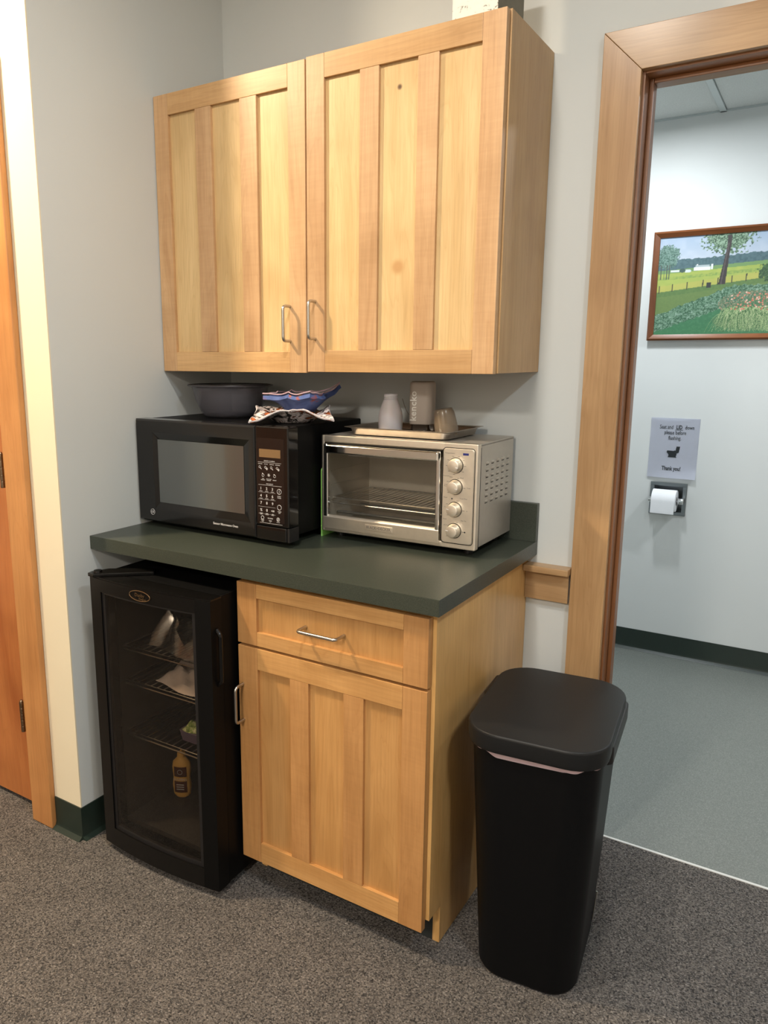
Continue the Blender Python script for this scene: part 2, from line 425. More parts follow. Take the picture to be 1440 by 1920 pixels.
# ================================================================== SETTING
XL = -0.010           # alcove left wall face
YB = 0.0              # back wall face
WT = 0.12             # thickness of the wall with the doorway
YF = -0.728           # face of the wall with the left door
OX0, OX1, OZ = 1.288, 2.16, 2.072      # clear doorway opening
BY = 1.768            # far bathroom wall
BC = 2.436            # bathroom ceiling

# floor
fl = struct('floor', box(-2.4, 3.6, -4.6, 0.128, -0.08, 0.0), 'carpet', smooth=0)
struct('floor', box(0.2, 3.1, 0.132, 2.0, -0.08, -0.001), 'vinyl', smooth=0)
struct('trim_1', box(OX0 - 0.02, OX1 + 0.02, 0.126, 0.1345, -0.05, 0.0025, 0.001), 'seal')
# ceilings
struct('ceiling', box(-2.4, 3.6, -4.6, 0.12, CEIL, CEIL + 0.1), 'ceil', smooth=0)
# back wall with the doorway
bm = box(-0.13, OX0 - 0.018, 0, WT, -0.05, CEIL + 0.05); box(OX0 - 0.018, OX1 + 0.018, 0, WT, OZ + 0.018, CEIL + 0.05, bm=bm); box(OX1 + 0.018, 3.6, 0, WT, -0.05, CEIL + 0.05, bm=bm)
struct('wall_back', bm, 'wall', smooth=0)
# alcove side wall and the wall with the left door
DX0, DX1, DZ = -1.16, -0.240, 2.08
bm = box(-0.13, XL, YF + 0.004, 0, -0.05, CEIL + 0.05)
struct('wall_left', bm, 'wall', smooth=0)
bm = box(DX1 + 0.02, -0.13, YF, YF + 0.12, -0.05, CEIL + 0.05); box(DX0 - 0.02, DX1 + 0.02, YF, YF + 0.12, DZ + 0.02, CEIL + 0.05, bm=bm)
box(-2.4, DX0 - 0.02, YF, YF + 0.12, -0.05, CEIL + 0.05, bm=bm); box(-0.13, XL, YF, YF + 0.004, -0.05, CEIL + 0.05, bm=bm)
struct('wall_left_front', bm, 'wall_warm_lit', smooth=0)
struct('wall_far_left', box(-2.5, -2.4, -4.6, YF + 0.12, -0.05, CEIL + 0.05), 'wall_room', smooth=0)
struct('wall_right', box(3.6, 3.7, -4.6, 0.12, -0.05, CEIL + 0.05), 'wall_room', smooth=0)
struct('wall_front', box(-2.5, 3.7, -4.7, -4.6, -0.05, CEIL + 0.05), 'wall_room', smooth=0)

# bathroom shell; far wall has a recess for the paper holder
HX0, HX1, HZ0, HZ1 = 1.072, 1.200, 0.705, 0.832
bm = box(0.2, HX0, BY, BY + 0.15, -0.05, 2.6); box(HX1, 3.1, BY, BY + 0.15, -0.05, 2.6, bm=bm)
box(HX0, HX1, BY, BY + 0.15, -0.05, HZ0, bm=bm); box(HX0, HX1, BY, BY + 0.15, HZ1, 2.6, bm=bm); box(HX0, HX1, BY + 0.10, BY + 0.15, HZ0, HZ1, bm=bm)
struct('wall_bathroom_back', bm, 'wall_bath', smooth=0)
struct('wall_bathroom_left', box(0.1, 0.2, WT, BY + 0.15, -0.05, 2.6), 'wall_bath', smooth=0)
struct('wall_bathroom_right', box(3.1, 3.2, WT, BY + 0.15, -0.05, 2.6), 'wall_bath', smooth=0)
struct('wall_bathroom_front', box(0.2, OX0 - 0.1, WT, WT + 0.006, -0.05, 2.6), 'wall_bath', smooth=0)
# suspended ceiling: grid bars and lay-in tiles
ce = struct('ceiling', box(0.1, 3.2, WT, BY + 0.15, 2.56, 2.64), 'ceil', smooth=0)
SEAM = 1.224
for i in range(-2, 4):
    x = SEAM + i * 0.61
    if 0.2 < x < 3.1: obj('grid_bar', box(x - 0.012, x + 0.012, WT, BY, BC - 0.002, BC + 0.03), 'bar', ce)
obj('grid_bar', box(0.2, 3.1, BY - 0.012, BY, BC - 0.002, BC + 0.02), 'bar', ce)
obj('grid_bar', box(0.2, 3.1, 0.52, 0.544, BC - 0.0015, BC + 0.029), 'bar', ce)
for i in range(-2, 4):
    x0 = max(0.205, SEAM + i * 0.61 + 0.0125); x1 = min(3.095, SEAM + (i + 1) * 0.61 - 0.0125)
    if x1 - x0 < 0.05: continue
    obj('ceiling_tile', box(x0, x1, 0.546, BY - 0.013, BC + 0.004, BC + 0.02, 0.003, 1), 'tile', ce)
    obj('ceiling_tile', box(x0, x1, WT + 0.004, 0.518, BC + 0.004, BC + 0.02, 0.003, 1), 'tile', ce)

# unseen wooden door added on the far left wall for the microwave window's tan reflection
d2_ = struct_empty('reflection_door', (-2.4, -4.0, 0))
obj('door_leaf', box(0.002, 0.03, -0.45, 0.45, 0.012, 2.06, 0.002), 'door', d2_)
for a_, b_ in ((-0.545, -0.455), (0.455, 0.545)): obj('casing_leg', box(0.0, 0.02, a_, b_, 0, 2.16, 0.002), 'door_case', d2_)
obj('casing_head', box(0.0, 0.02, -0.455, 0.455, 2.07, 2.16, 0.002), 'door_case', d2_)

# baseboards (vinyl cove base with a flared toe)
def cove(axis, face, sgn, a0, a1, h=0.102):
    prof = [(0, 0), (0, h), (0.0035, h), (0.004, 0.02), (0.007, 0.010), (0.016, 0.0035), (0.020, 0.0)]
    pts = [(face + sgn * p, z) for p, z in prof]
    return prism(pts, axis, a0, a1)
bl = struct('baseboard_left', cove('x', YF, -1, -0.127, XL + 0.004), 'cove')
obj('return_piece', cove('y', XL, 1, YF - 0.004, -0.02), 'cove', bl)
struct('baseboard_bathroom', cove('x', BY, -1, 0.2, 3.1), 'cove')
struct('baseboard_back', cove('x', 0.0, -1, 1.075, 1.188), 'cove')

# doorway casing, jamb, stop
tr = struct_empty('trim_2', (0, 0, 0))
CI, CO, CT = 1.282, 1.191, 2.171
CI2, CO2 = OX1 + 0.006, OX1 + 0.097
CTI = 2.077
g = 0.0004
obj('casing_leg', prism([(CO, 0), (CI, 0), (CI, CTI - g), (CO, CT - g)], 'y', -0.020, 0, 0.0015), 'case', tr)
obj('casing_leg', prism([(CI2, 0), (CO2, 0), (CO2, CT - g), (CI2, CTI - g)], 'y', -0.020, 0, 0.0015), 'case', tr)
obj('casing_head', prism([(CO, CT), (CI, CTI), (CI2, CTI), (CO2, CT)], 'y', -0.020, 0, 0.0015), 'case_h', tr)
for x0, x1 in ((OX0 - 0.018, OX0), (OX1, OX1 + 0.018)):
    obj('jamb', box(x0, x1, 0.0, WT + 0.006, 0, OZ + 0.018, 0.001), 'jamb', tr)
obj('jamb', box(OX0, OX1, 0.0, WT + 0.006, OZ, OZ + 0.018, 0.001), 'jamb_h', tr)
obj('door_stop', box(OX0, OX0 + 0.011, 0.045, 0.080, 0, OZ, 0.002), 'jamb', tr)
obj('door_stop', box(OX1 - 0.011, OX1, 0.045, 0.080, 0, OZ, 0.002), 'jamb', tr)
obj('door_stop', box(OX0 + 0.011, OX1 - 0.011, 0.045, 0.080, OZ - 0.011, OZ, 0.002), 'jamb_h', tr)

# chair rail between counter and casing
tr3 = struct_empty('trim_3', (0, 0, 0))
obj('rail_board', box(1.0645, 1.186, -0.019, 0, 0.752, 0.834, 0.0015), 'case_h', tr3)
obj('rail_cap', box(1.0645, 1.190, -0.044, 0, 0.834, 0.853, 0.003), 'case_h', tr3)

# left door with frame
tr4 = struct_empty('trim_4', (0, 0, 0))
obj('casing_leg', prism([(-0.222, 0.0), (-0.128, 0.0), (-0.128, 2.171), (-0.222, 2.077)], 'y', YF - 0.020, YF, 0.004, 3), 'door_case', tr4)
obj('casing_leg', prism([(DX0 - 0.018 - 0.094, 0.0), (DX0 - 0.018, 0.0), (DX0 - 0.018, 2.077), (DX0 - 0.112, 2.171)], 'y', YF - 0.020, YF, 0.004, 3), 'door_case', tr4)
obj('casing_head', prism([(DX0 - 0.112, 2.1715), (DX0 - 0.018, 2.0775), (-0.222, 2.0775), (-0.128, 2.1715)], 'y', YF - 0.020, YF, 0.004, 3), 'door_case', tr4)
obj('jamb', box(DX1 + 0.002, DX1 + 0.019, YF, YF + 0.12, 0, DZ), 'door_case', tr4)
obj('jamb', box(DX0 - 0.019, DX0 - 0.002, YF, YF + 0.12, 0, DZ), 'door_case', tr4)
obj('jamb', box(DX0 - 0.019, DX1 + 0.019, YF, YF + 0.12, DZ, DZ + 0.019), 'door_case', tr4)
dr = struct_empty('door_1', (DX1, -0.70, 0.014))
obj('door_leaf', box(DX0 - DX1 + 0.004, -0.001, 0.0, 0.044, 0.0, DZ - 0.020, 0.002), 'door', dr)
obj('lever_handle', tube(arc_path([(-0.86, 0.0, 0.95), (-0.86, -0.055, 0.95), (-0.75, -0.055, 0.95)], 0.02), 0.010), 'steel_handle', dr)
for z0 in (0.286, 1.045, 1.80):
    b = bmesh.new()
    for k in range(5):
        lathe([(0.0062, z0 + k * 0.0195), (0.0068, z0 + k * 0.0195 + 0.001), (0.0068, z0 + k * 0.0195 + 0.018), (0.0062, z0 + (k + 1) * 0.0195 - 0.0005)], (-0.005, -0.038, -0.014), 12, bm=b)
    lathe([(0.004, z0 + 0.0975), (0.006, z0 + 0.099), (0.003, z0 + 0.104)], (-0.005, -0.038, -0.014), 12, bm=b)
    box(-0.008, -0.002, -0.038, 0.0, z0 - 0.014, z0 + 0.0835, bm=b)
    obj('hinge', b, 'hinge', dr)

# ================================================================== UPPER CABINET
def shaker_door(parent, name, x0, x1, z0, z1, yf, mats, rail_t, rail_b, stile, mull, panels, knot=None, th=0.02):
    """door > stiles, rails, mullions, recessed panels; all parent-local"""
    pm, sm, rm = mats
    d = bpy.data.objects.new(name, None); COL.objects.link(d); d.parent = parent; d.location = (x0, yf, z0); d.empty_display_size = 0.03
    W, H = x1 - x0, z1 - z0
    bv = 0.0014
    obj('stile', box(0, stile, 0, th, 0, H, bv, 2), sm, d)
    obj('stile', box(W - stile, W, 0, th, 0, H, bv, 2), sm, d)
    obj('rail', box(stile, W - stile, 0.0002, th, H - rail_t, H, bv, 2), rm, d)
    obj('rail', box(stile, W - stile, 0.0002, th, 0, rail_b, bv, 2), rm, d)
    iw = W - 2 * stile
    pw = (iw - (panels - 1) * mull) / panels
    for i in range(panels):
        a = stile + i * (pw + mull)
        o = obj('panel', box(-pw / 2 - 0.004, pw / 2 + 0.004, 0, 0.005, 0, H - rail_b - rail_t + 0.008), (knot if (knot and i == 1) else pm), d, smooth=0)
        o.location = (a + pw / 2, 0.0095, rail_b - 0.004)
        if i < panels - 1:
            obj('mullion', box(a + pw, a + pw + mull, 0.0003, th, rail_b, H - rail_t, bv, 2), sm, d)
    return d
def pull(parent, p0, p1, out=0.032, r=0.0042):
    """bent-rod pull between two points on a face, standing off towards -Y"""
    a, b = Vector(p0), Vector(p1); o = Vector((0, -out, 0))
    path = arc_path([a + Vector((0, 0.001, 0)), a + o, b + o, b + Vector((0, 0.001, 0))], 0.012, 6)
    return obj('handle', tube(path, r, 12), 'steel_handle', parent)

UZ0, UZ1 = 1.377, 2.153
uc = empty('upper_cabinet', (0.0, 0, UZ0), 'pale maple double-door wall cabinet hanging above the microwave', 'cabinet')
H = UZ1 - UZ0
bm = box(-0.008, 0.010, -0.295, -0.001, 0, H + 0.004); box(1.048, 1.066, -0.295, -0.001, 0, H + 0.006, 0.0008, 1, bm=bm)
box(0.010, 1.048, -0.295, -0.001, 0.012, 0.030, bm=bm); box(0.010, 1.048, -0.295, -0.001, H - 0.018, H, bm=bm)
box(0.010, 1.048, -0.010, -0.001, 0.03, H - 0.018, bm=bm)
obj('carcass', bm, 'side', uc)
bm = box(0.010, 1.048, -0.2955, -0.278, 0, 0.028); box(0.010, 1.048, -0.2955, -0.278, H - 0.03, H, bm=bm); box(0.505, 0.555, -0.2955, -0.278, 0.028, H - 0.03, bm=bm)
obj('face_frame', bm, 'side', uc)
mu = ('panel', 'stile', 'rail')
d1 = shaker_door(uc, 'door', -0.007, 0.5285, -0.004, H, -0.317, mu, 0.057, 0.057, 0.055, 0.058, 3)
pull(d1, (0.475 + 0.007, 0, 1.458 - UZ0 + 0.004), (0.475 + 0.007, 0, 1.550 - UZ0 + 0.004))
d2 = shaker_door(uc, 'door', 0.5325, 1.062, -0.001, H + 0.003, -0.317, mu, 0.057, 0.057, 0.055, 0.054, 3, knot='panel_knot')
pull(d2, (0.558 - 0.5325, 0, 1.463 - UZ0 + 0.001), (0.558 - 0.5325, 0, 1.560 - UZ0 + 0.001))

# speckled box on top of the cabinet
bx = empty('carton', (0.925, -0.30, UZ1 + 0.006), 'white speckled carton with grey side on top of the wall cabinet', 'box')
bm = box(0.0, 0.108, 0.0, 0.003, 0, 0.16); prism([(-0.012, 0.16), (0.0, 0.112), (0, 0.16)], 'y', 0, 0.003, bm=bm)
obj('front_face', bm, 'speck', bx)
bm = box(0.105, 0.108, 0.003, 0.16, 0, 0.16); box(0, 0.003, 0.003, 0.16, 0, 0.16, bm=bm); box(0.003, 0.105, 0.157, 0.16, 0, 0.16, bm=bm); box(0.003, 0.105, 0.003, 0.157, 0, 0.003, bm=bm); box(0.0, 0.108, 0.0, 0.16, 0.16, 0.163, bm=bm)
obj('grey_body', bm, 'grey_box', bx, label='grey carton sides')

# ================================================================== BASE CABINET, COUNTER
bc = empty('base_cabinet', (0.515, 0, 0), 'honey maple base cabinet with drawer beside the black glass-door fridge', 'cabinet')
X = -0.515
bm = prism([(-0.001, 0.0), (-0.529, 0.0), (-0.529, 0.102), (-0.572, 0.102), (-0.572, 0.873), (-0.001, 0.873)], 'x', 1.046 + X, 1.064 + X)
prism([(-0.001, 0.0), (-0.529, 0.0), (-0.529, 0.102), (-0.572, 0.102), (-0.572, 0.873), (-0.001, 0.873)], 'x', 0.513 + X, 0.531 + X, bm=bm)
box(0.531 + X, 1.046 + X, -0.58, -0.001, 0.102, 0.118, bm=bm); box(0.531 + X, 1.046 + X, -0.012, -0.001, 0.118, 0.873, bm=bm)
obj('carcass', bm, 'b_side', bc)
bm = box(0.512 + X, 0.552 + X, -0.590, -0.572, 0.09, 0.873); box(1.024 + X, 1.064 + X, -0.590, -0.572, 0.102, 0.873, bm=bm)
box(0.552 + X, 1.024 + X, -0.590, -0.572, 0.09, 0.128, bm=bm); box(0.552 + X, 1.024 + X, -0.590, -0.572, 0.665, 0.70, bm=bm); box(0.552 + X, 1.024 + X, -0.590, -0.572, 0.845, 0.873, bm=bm)
obj('face_frame', bm, 'b_side', bc)
obj('toe_kick', box(0.531 + X, 1.046 + X, -0.529, -0.515, 0.0, 0.102), 'kick', bc)
mb = ('b_panel', 'b_stile', 'b_rail')
dw = shaker_door(bc, 'drawer', 0.514 + X, 1.055 + X, 0.695, 0.858, -0.612, ('b_panel', 'b_stile', 'b_rail'), 0.037, 0.037, 0.062, 0.05, 1)
pull(dw, (0.208, 0.0075, 0.078), (0.318, 0.0075, 0.078), 0.038)
bd = shaker_door(bc, 'door', 0.514 + X, 1.055 + X, 0.080, 0.688, -0.612, mb, 0.057, 0.057, 0.062, 0.056, 3)
pull(bd, (0.014, 0, 0.402), (0.014, 0, 0.502))

ct = empty('countertop', (0, 0, 0.875), 'dark green laminate worktop with low upstand under the microwave', 'countertop')
obj('worktop', box(XL + 0.001, 1.089, -0.636, -0.0005, 0.0, 0.0385, 0.0012, 2), 'counter', ct)
obj('backsplash', box(XL + 0.001, 1.089, -0.0195, -0.0005, 0.0385, 0.146, 0.001, 2), 'counter', ct)
ZC = 0.9135

# ================================================================== MINI FRIDGE
FX, FY, FR = 0.078, -0.722, 0.020
fr = empty('mini_fridge', (FX, FY, 0.0), 'black glass-door mini fridge under the left of the counter', 'fridge', FR)
FWD = 0.43; FD = 0.50; FH = 0.828
b = box(0.004, 0.012, 0.055, FD, 0.02, FH, 0.002); box(FWD - 0.004 - 0.008, FWD - 0.004, 0.055, FD, 0.02, FH, 0.002, bm=b)
box(0.012, FWD - 0.012, 0.055, FD, FH - 0.03, FH, bm=b); box(0.012, FWD - 0.012, 0.055, FD, 0.02, 0.07, bm=b); box(0.012, FWD - 0.012, FD - 0.03, FD, 0.07, FH - 0.03, bm=b)
obj('cabinet_shell', b, 'black_m', fr)
b = box(0.012, 0.040, 0.058, FD - 0.03, 0.07, FH - 0.03); box(FWD - 0.040, FWD - 0.012, 0.058, FD - 0.03, 0.07, FH - 0.03, bm=b)
box(0.04, FWD - 0.04, FD - 0.05, FD - 0.03, 0.07, FH - 0.03, bm=b); box(0.04, FWD - 0.04, 0.058, FD - 0.05, 0.07, 0.085, bm=b)
obj('liner', b, 'dark_int', fr)
for k in range(4):
    obj('foot', lathe([(0.014, 0), (0.016, 0.004), (0.012, 0.021)], (0.05 + (k % 2) * (FWD - 0.1), 0.1 + (k // 2) * 0.33, 0), 16), 'black_s', fr)
# door: bowed frame around a recessed pane
def bow(x): return -0.016 * (1 - ((x - FWD / 2) / (FWD / 2)) ** 2)
def bowed(x0, x1, z0, z1, y0, y1, n=16, curved_in=True):
    xs = [x0 + (x1 - x0) * i / n for i in range(n + 1)]
    pts = [(x, y0 + bow(x)) for x in xs] + [(x, y1 + (bow(x) if curved_in else 0)) for x in reversed(xs)]
    return prism(pts, 'z', z0, z1)
fd = bpy.data.objects.new('door', None); COL.objects.link(fd); fd.parent = fr; fd.empty_display_size = 0.03
DT = 0.825
gx0, gx1, gz0, gz1 = 0.046, FWD - 0.046, 0.078, 0.790
obj('frame_left', bowed(0, gx0, 0.022, DT, 0.008, 0.05, 5, False), 'black_fr', fd)
obj('frame_right', bowed(gx1, FWD, 0.022, DT, 0.008, 0.05, 5, False), 'black_m', fd)
obj('frame_top', bowed(gx0, gx1, gz1, DT, 0.008, 0.05, 14, False), 'black_fr', fd)
obj('frame_bottom', bowed(gx0, gx1, 0.022, gz0, 0.008, 0.05, 14, False), 'black_fr', fd)
obj('glass_pane', bowed(gx0, gx1, gz0, gz1, 0.0135, 0.0165, 14, True), 'glass_fridge', fd)
b = bowed(gx0, gx0 + 0.012, gz0, gz1, 0.0125, 0.024, 3, True); join(b, bowed(gx1 - 0.012, gx1, gz0, gz1, 0.0125, 0.024, 3, True))
join(b, bowed(gx0, gx1, gz1 - 0.006, gz1, 0.0125, 0.024, 12, True)); join(b, bowed(gx0, gx1, gz0, gz0 + 0.012, 0.0125, 0.024, 12, True))
obj('glazing_bead', b, 'black_s', fd)
# top edge cap, logo oval, hinge, side grip
obj('top_cap', bowed(0.0, FWD, DT, DT + 0.004, 0.010, 0.05, 16, False), 'black_fr', fd)
b = bmesh.new(); rr = [(0.170 + 0.036 + 0.037 * math.cos(2 * PI * i / 40), 0.808 + 0.0135 * math.sin(2 * PI * i / 40)) for i in range(40)]
tube([(x, 0.0065 + bow(x), z) for x, z in rr], 0.0011, 6, True, bm=b)
add_text(b, 'Danby', 0.013, (0.206, 0.0065 + bow(0.206), 0.8095), depth=0.0004); add_text(b, 'Designer', 0.007, (0.216, 0.0065 + bow(0.216), 0.8005), depth=0.0004)
obj('badge', b, 'gold', fd, label='oval gold badge')
obj('grip', tube(arc_path([(FWD - 0.001, 0.030, 0.600), (FWD + 0.011, 0.030, 0.612), (FWD + 0.011, 0.030, 0.735), (FWD - 0.001, 0.030, 0.747)], 0.006), 0.006, 10), 'black_fr', fd)
b = prism([(0.0, 0.016), (0.004, -0.002), (0.03, -0.006), (0.055, 0.02), (0.15, 0.10), (0.13, 0.13), (0.02, 0.06)], 'z', DT + 0.004, DT + 0.014, 0.002)
lathe([(0.012, DT + 0.014), (0.011, DT + 0.019), (0.0, DT + 0.020)], (0.022, 0.018, 0), 16, bm=b)
obj('hinge_cover', b, 'black_fr', fr)
# wire shelves
for zs in (0.615, 0.512, 0.352):
    b = bmesh.new(); zz = zs
    tube([(0.045, 0.075, zz), (FWD - 0.045, 0.075, zz), (FWD - 0.045, 0.44, zz), (0.045, 0.44, zz)], 0.0028, 8, True, bm=b)
    tube([(0.045, 0.076, zz - 0.012), (FWD - 0.045, 0.076, zz - 0.012)], 0.002, 8, bm=b)
    for i in range(1, 14): tube([(0.045 + i * (FWD - 0.09) / 14, 0.075, zz), (0.045 + i * (FWD - 0.09) / 14, 0.44, zz)], 0.0016, 6, bm=b)
    o = obj('wire_shelf', b, 'wire', fr)

# things in the fridge
ca, sa = math.cos(FR), math.sin(FR)
def fpt(x, y, z): return (FX + ca * x - sa * y, FY + sa * x + ca * y, z)
mb_ = empty('mustard_bottle', fpt(0.103, 0.225, 0.1), 'squeezy mustard bottle with brown labels low inside the fridge', 'bottle', FR + 0.45)
mb_.location.z = 0.086; mb_.scale = (0.74, 0.74, 0.74)
def oval(rx, ry, z, n=28): return [(rx * math.cos(2 * PI * i / n), ry * math.sin(2 * PI * i / n), z) for i in range(n)]
obj('bottle_body', loft([oval(0.026, 0.018, 0.0), oval(0.036, 0.025, 0.012), oval(0.040, 0.028, 0.05), oval(0.036, 0.025, 0.09), oval(0.040, 0.027, 0.13), oval(0.036, 0.024, 0.155), oval(0.020, 0.017, 0.172), oval(0.016, 0.016, 0.178)]), 'must', mb_)
obj('cap', lathe([(0.017, 0.178), (0.018, 0.18), (0.016, 0.195), (0.006, 0.198), (0.004, 0.208)], n=20), 'must', mb_)
def lab(z0, z1, w_, ry):
    b = bmesh.new(); n = 10; A = []; B = []
    for i in range(n + 1):
        x = -w_ + 2 * w_ * i / n; y = -ry * math.sqrt(max(0, 1 - (x / 0.041) ** 2)) - 0.0008
        A.append(b.verts.new((x, y, z0))); B.append(b.verts.new((x, y, z1)))
    for i in range(n): b.faces.new((A[i], A[i + 1], B[i + 1], B[i]))
    ex = bmesh.ops.solidify(b, geom=b.faces[:], thickness=0.0006); return b
b = lab(0.098, 0.142, 0.026, 0.0285); join(b, lab(0.028, 0.078, 0.026, 0.0285))
obj('label_sticker', b, 'brown_label', mb_)
b = add_text(None, "GULDEN'S", 0.0125, (0, -0.0300, 0.088), depth=0.0002) if False else text_bm("GULDEN'S", 0.0125); T(b, (0, -0.0305, 0.088))
for k in range(3): box(-0.016, 0.016, -0.0300, -0.0296, 0.042 + k * 0.010, 0.045 + k * 0.010, bm=b)
tube([(0.010 * math.cos(2 * PI * i / 20), -0.0300, 0.120 + 0.010 * math.sin(2 * PI * i / 20)) for i in range(20)], 0.0008, 5, True, bm=b)
obj('lettering', b, 'white_p', mb_)

def crumple(w_, d_, h, seed, n=22, amp=0.012, fold=6):
    r = random.Random(seed); b = bmesh.new()
    ph = [(r.uniform(0, 6), r.uniform(0, 6), r.uniform(3, 11), r.uniform(3, 11)) for _ in range(5)]
    G = []
    for i in range(n + 1):
        row = []
        for j in range(n + 1):
            u, v = i / n * 2 - 1, j / n * 2 - 1
            e = max(0, 1 - u ** 4) * max(0, 1 - v ** 4)
            z = h * e ** 0.7
            for a, c_, fx, fy in ph: z += amp * 0.35 * e ** 0.3 * math.sin(a + fx * u + c_ * v) * math.cos(c_ + fy * v)
            row.append(b.verts.new((u * w_ / 2 + 0.06 * w_ * math.sin(3 * v + ph[0][0]), v * d_ / 2 + 0.06 * d_ * math.sin(3 * u + ph[1][0]), max(0.002, z))))
        G.append(row)
    for i in range(n):
        for j in range(n): b.faces.new((G[i][j], G[i + 1][j], G[i + 1][j + 1], G[i][j + 1]))
    geom = bmesh.ops.extrude_face_region(b, geom=b.faces[:])
    for v in [x for x in geom['geom'] if isinstance(x, bmesh.types.BMVert)]: v.co.z = 0
    bmesh.ops.recalc_face_normals(b, faces=b.faces)
    return b
o = obj('plastic_bag', crumple(0.25, 0.26, 0.10, 3, amp=0.05), 'bag', origin=(0, 0, 0)); o.location = fpt(0.245, 0.22, 0.619); o.rotation_euler.z = FR
tag(o, 'crumpled clear plastic bag on the top fridge shelf', 'bag')
o = obj('food_packet', crumple(0.24, 0.22, 0.04, 5, amp=0.02), plain('white_packet', rgb(205, 192, 184), 0.35), origin=(0, 0, 0)); o.location = fpt(0.245, 0.20, 0.516); o.rotation_euler.z = FR
tag(o, 'pale flat food packet on the second fridge shelf', 'packet')
gp = empty('vegetable_tray', fpt(0.275, 0.185, 0.3555), 'shallow tray of chopped greens on the lowest wire shelf in the fridge', 'food tray', FR)
obj('tray', loft([[(x, y, 0) for x, y in rrect(0.12, 0.15, 0.012)], [(x, y, 0.03) for x, y in rrect(0.13, 0.16, 0.012)]]), plain('dark_purple_tray', rgb(90, 78, 100), 0.4), gp)
o = obj('greens', T(crumple(0.115, 0.14, 0.022, 9, amp=0.02), (0, 0, 0.029)), 'veg', gp)

# ================================================================== MICROWAVE
MWR = -0.010
mw = empty('microwave', (-0.004, -0.450, ZC), 'black countertop microwave with keypad against the left wall', 'microwave', MWR)
Z0, Z1 = 0.016, 0.3225
MWW = 0.570
obj('body', box(0.003, 0.543, 0.045, 0.405, Z0 + 0.004, Z1 - 0.002, 0.004, 3), 'black_m', mw)
obj('side_clip', box(0.543, 0.5455, 0.052, 0.060, 0.262, 0.282, 0.0008), 'steel_handle', mw)
SP = 0.459
# door frame with sloped window surround
wx0, wx1, wz0, wz1 = 0.070, 0.428, 0.062, 0.278     # outer edge of the recess
gx0_, gx1_, gz0_, gz1_ = 0.083, 0.408, 0.078, 0.262  # pane
def ring_face(outer, mid, inner, yo, ym, yi, yb, bm=None):
    b = bmesh.new(); def_ = []
    for (x0, x1, z0, z1), y in ((outer, yb), (outer, yo + 0.006), (tuple(a + s for a, s in zip(outer, (0.005, -0.005, 0.005, -0.005))), yo), (mid, ym), (inner, yi), (inner, yb)):
        def_.append([b.verts.new(p) for p in ((x0, y, z0), (x1, y, z0), (x1, y, z1), (x0, y, z1))])
    for k in range(len(def_) - 1):
        for i in range(4): b.faces.new((def_[k][i], def_[k][(i + 1) % 4], def_[k + 1][(i + 1) % 4], def_[k + 1][i]))
    for i in range(4): b.faces.new((def_[-1][i], def_[-1][(i + 1) % 4], def_[0][(i + 1) % 4], def_[0][i]))
    bmesh.ops.recalc_face_normals(b, faces=b.faces); return b
md = bpy.data.objects.new('door', None); COL.objects.link(md); md.parent = mw; md.empty_display_size = 0.03
obj('door_frame', ring_face((0, SP - 0.001, Z0, Z1), (wx0, wx1 + 0.010, wz0 - 0.006, wz1 + 0.006), (gx0_, gx1_, gz0_, gz1_), 0.0, 0.002, 0.013, 0.045), 'black', md, smooth=20)
obj('window', box(gx0_ - 0.002, gx1_ + 0.002, 0.011, 0.016, gz0_ - 0.002, gz1_ + 0.002), 'mw_glass', md)
b = text_bm('Sensor Microwave Oven', 0.0092, bold=0.0001); T(b, (0.348, -0.0002, 0.040))
obj('lettering', b, 'white_p', md)
b = tube([(0.060 + 0.0085 * math.cos(2 * PI * i / 28), -0.0002, 0.046 + 0.0085 * math.sin(2 * PI * i / 28)) for i in range(28)], 0.0006, 5, True)
add_text(b, 'GE', 0.0105, (0.060, -0.0002, 0.046), depth=0.0003)
obj('round_logo', b, 'white_p', md)
# control panel
obj('control_panel', box(SP + 0.001, MWW, 0.0, 0.045, 0.056, Z1, 0.004, 3), 'black', mw)
obj('panel_inset', box(SP + 0.008, MWW - 0.014, -0.0006, 0.002, 0.066, 0.292, 0.0004), plain('panel_film', rgb(30, 24, 22), 0.16), mw)
obj('display', box(0.474, 0.545, -0.0012, 0.002, 0.241, 0.263, 0.0003), 'lcd', mw)
obj('door_button', box(SP + 0.001, MWW - 0.008, -0.001, 0.042, Z0, 0.0545, 0.004, 3), 'black', mw)
b = box(MWW - 0.0075, MWW, 0.002, 0.045, Z0, 0.0545, 0.0015); obj('corner_strip', b, 'black_s', mw)
def px(c, r): return 0.476 + c * 0.0205, r
b = bmesh.new(); Y = -0.0008
def t(s, size, x, z, **k): add_text(b, s, size, (x, Y, z), depth=0.0002, **k)
def hline(x0, x1, z, th=0.0006): box(x0, x1, Y - 0.0002, Y + 0.0002, z - th / 2, z + th / 2, bm=b)
def ringp(x, z, r, th=0.0005, n=20): tube([(x + r * math.cos(2 * PI * i / n), Y, z + r * math.sin(2 * PI * i / n)) for i in range(n)], th, 4, True, bm=b)
cols = [0.477, 0.4965, 0.516, 0.5355]
hline(0.469, 0.547, 0.2275); t('SENSOR COOKING', 0.0042, 0.508, 0.2315)
for c_, s in zip(cols, ('POPCORN', 'POTATO', 'BEVERAGE', 'VEGETABLE')): t(s, 0.0030, c_, 0.2228)
for c_, s in zip(cols[:3], ('TIME\nDEFROST', 'AUTO/TIME\nDEFROST', 'REHEAT')): t(s, 0.0034, c_ + 0.009, 0.1815)
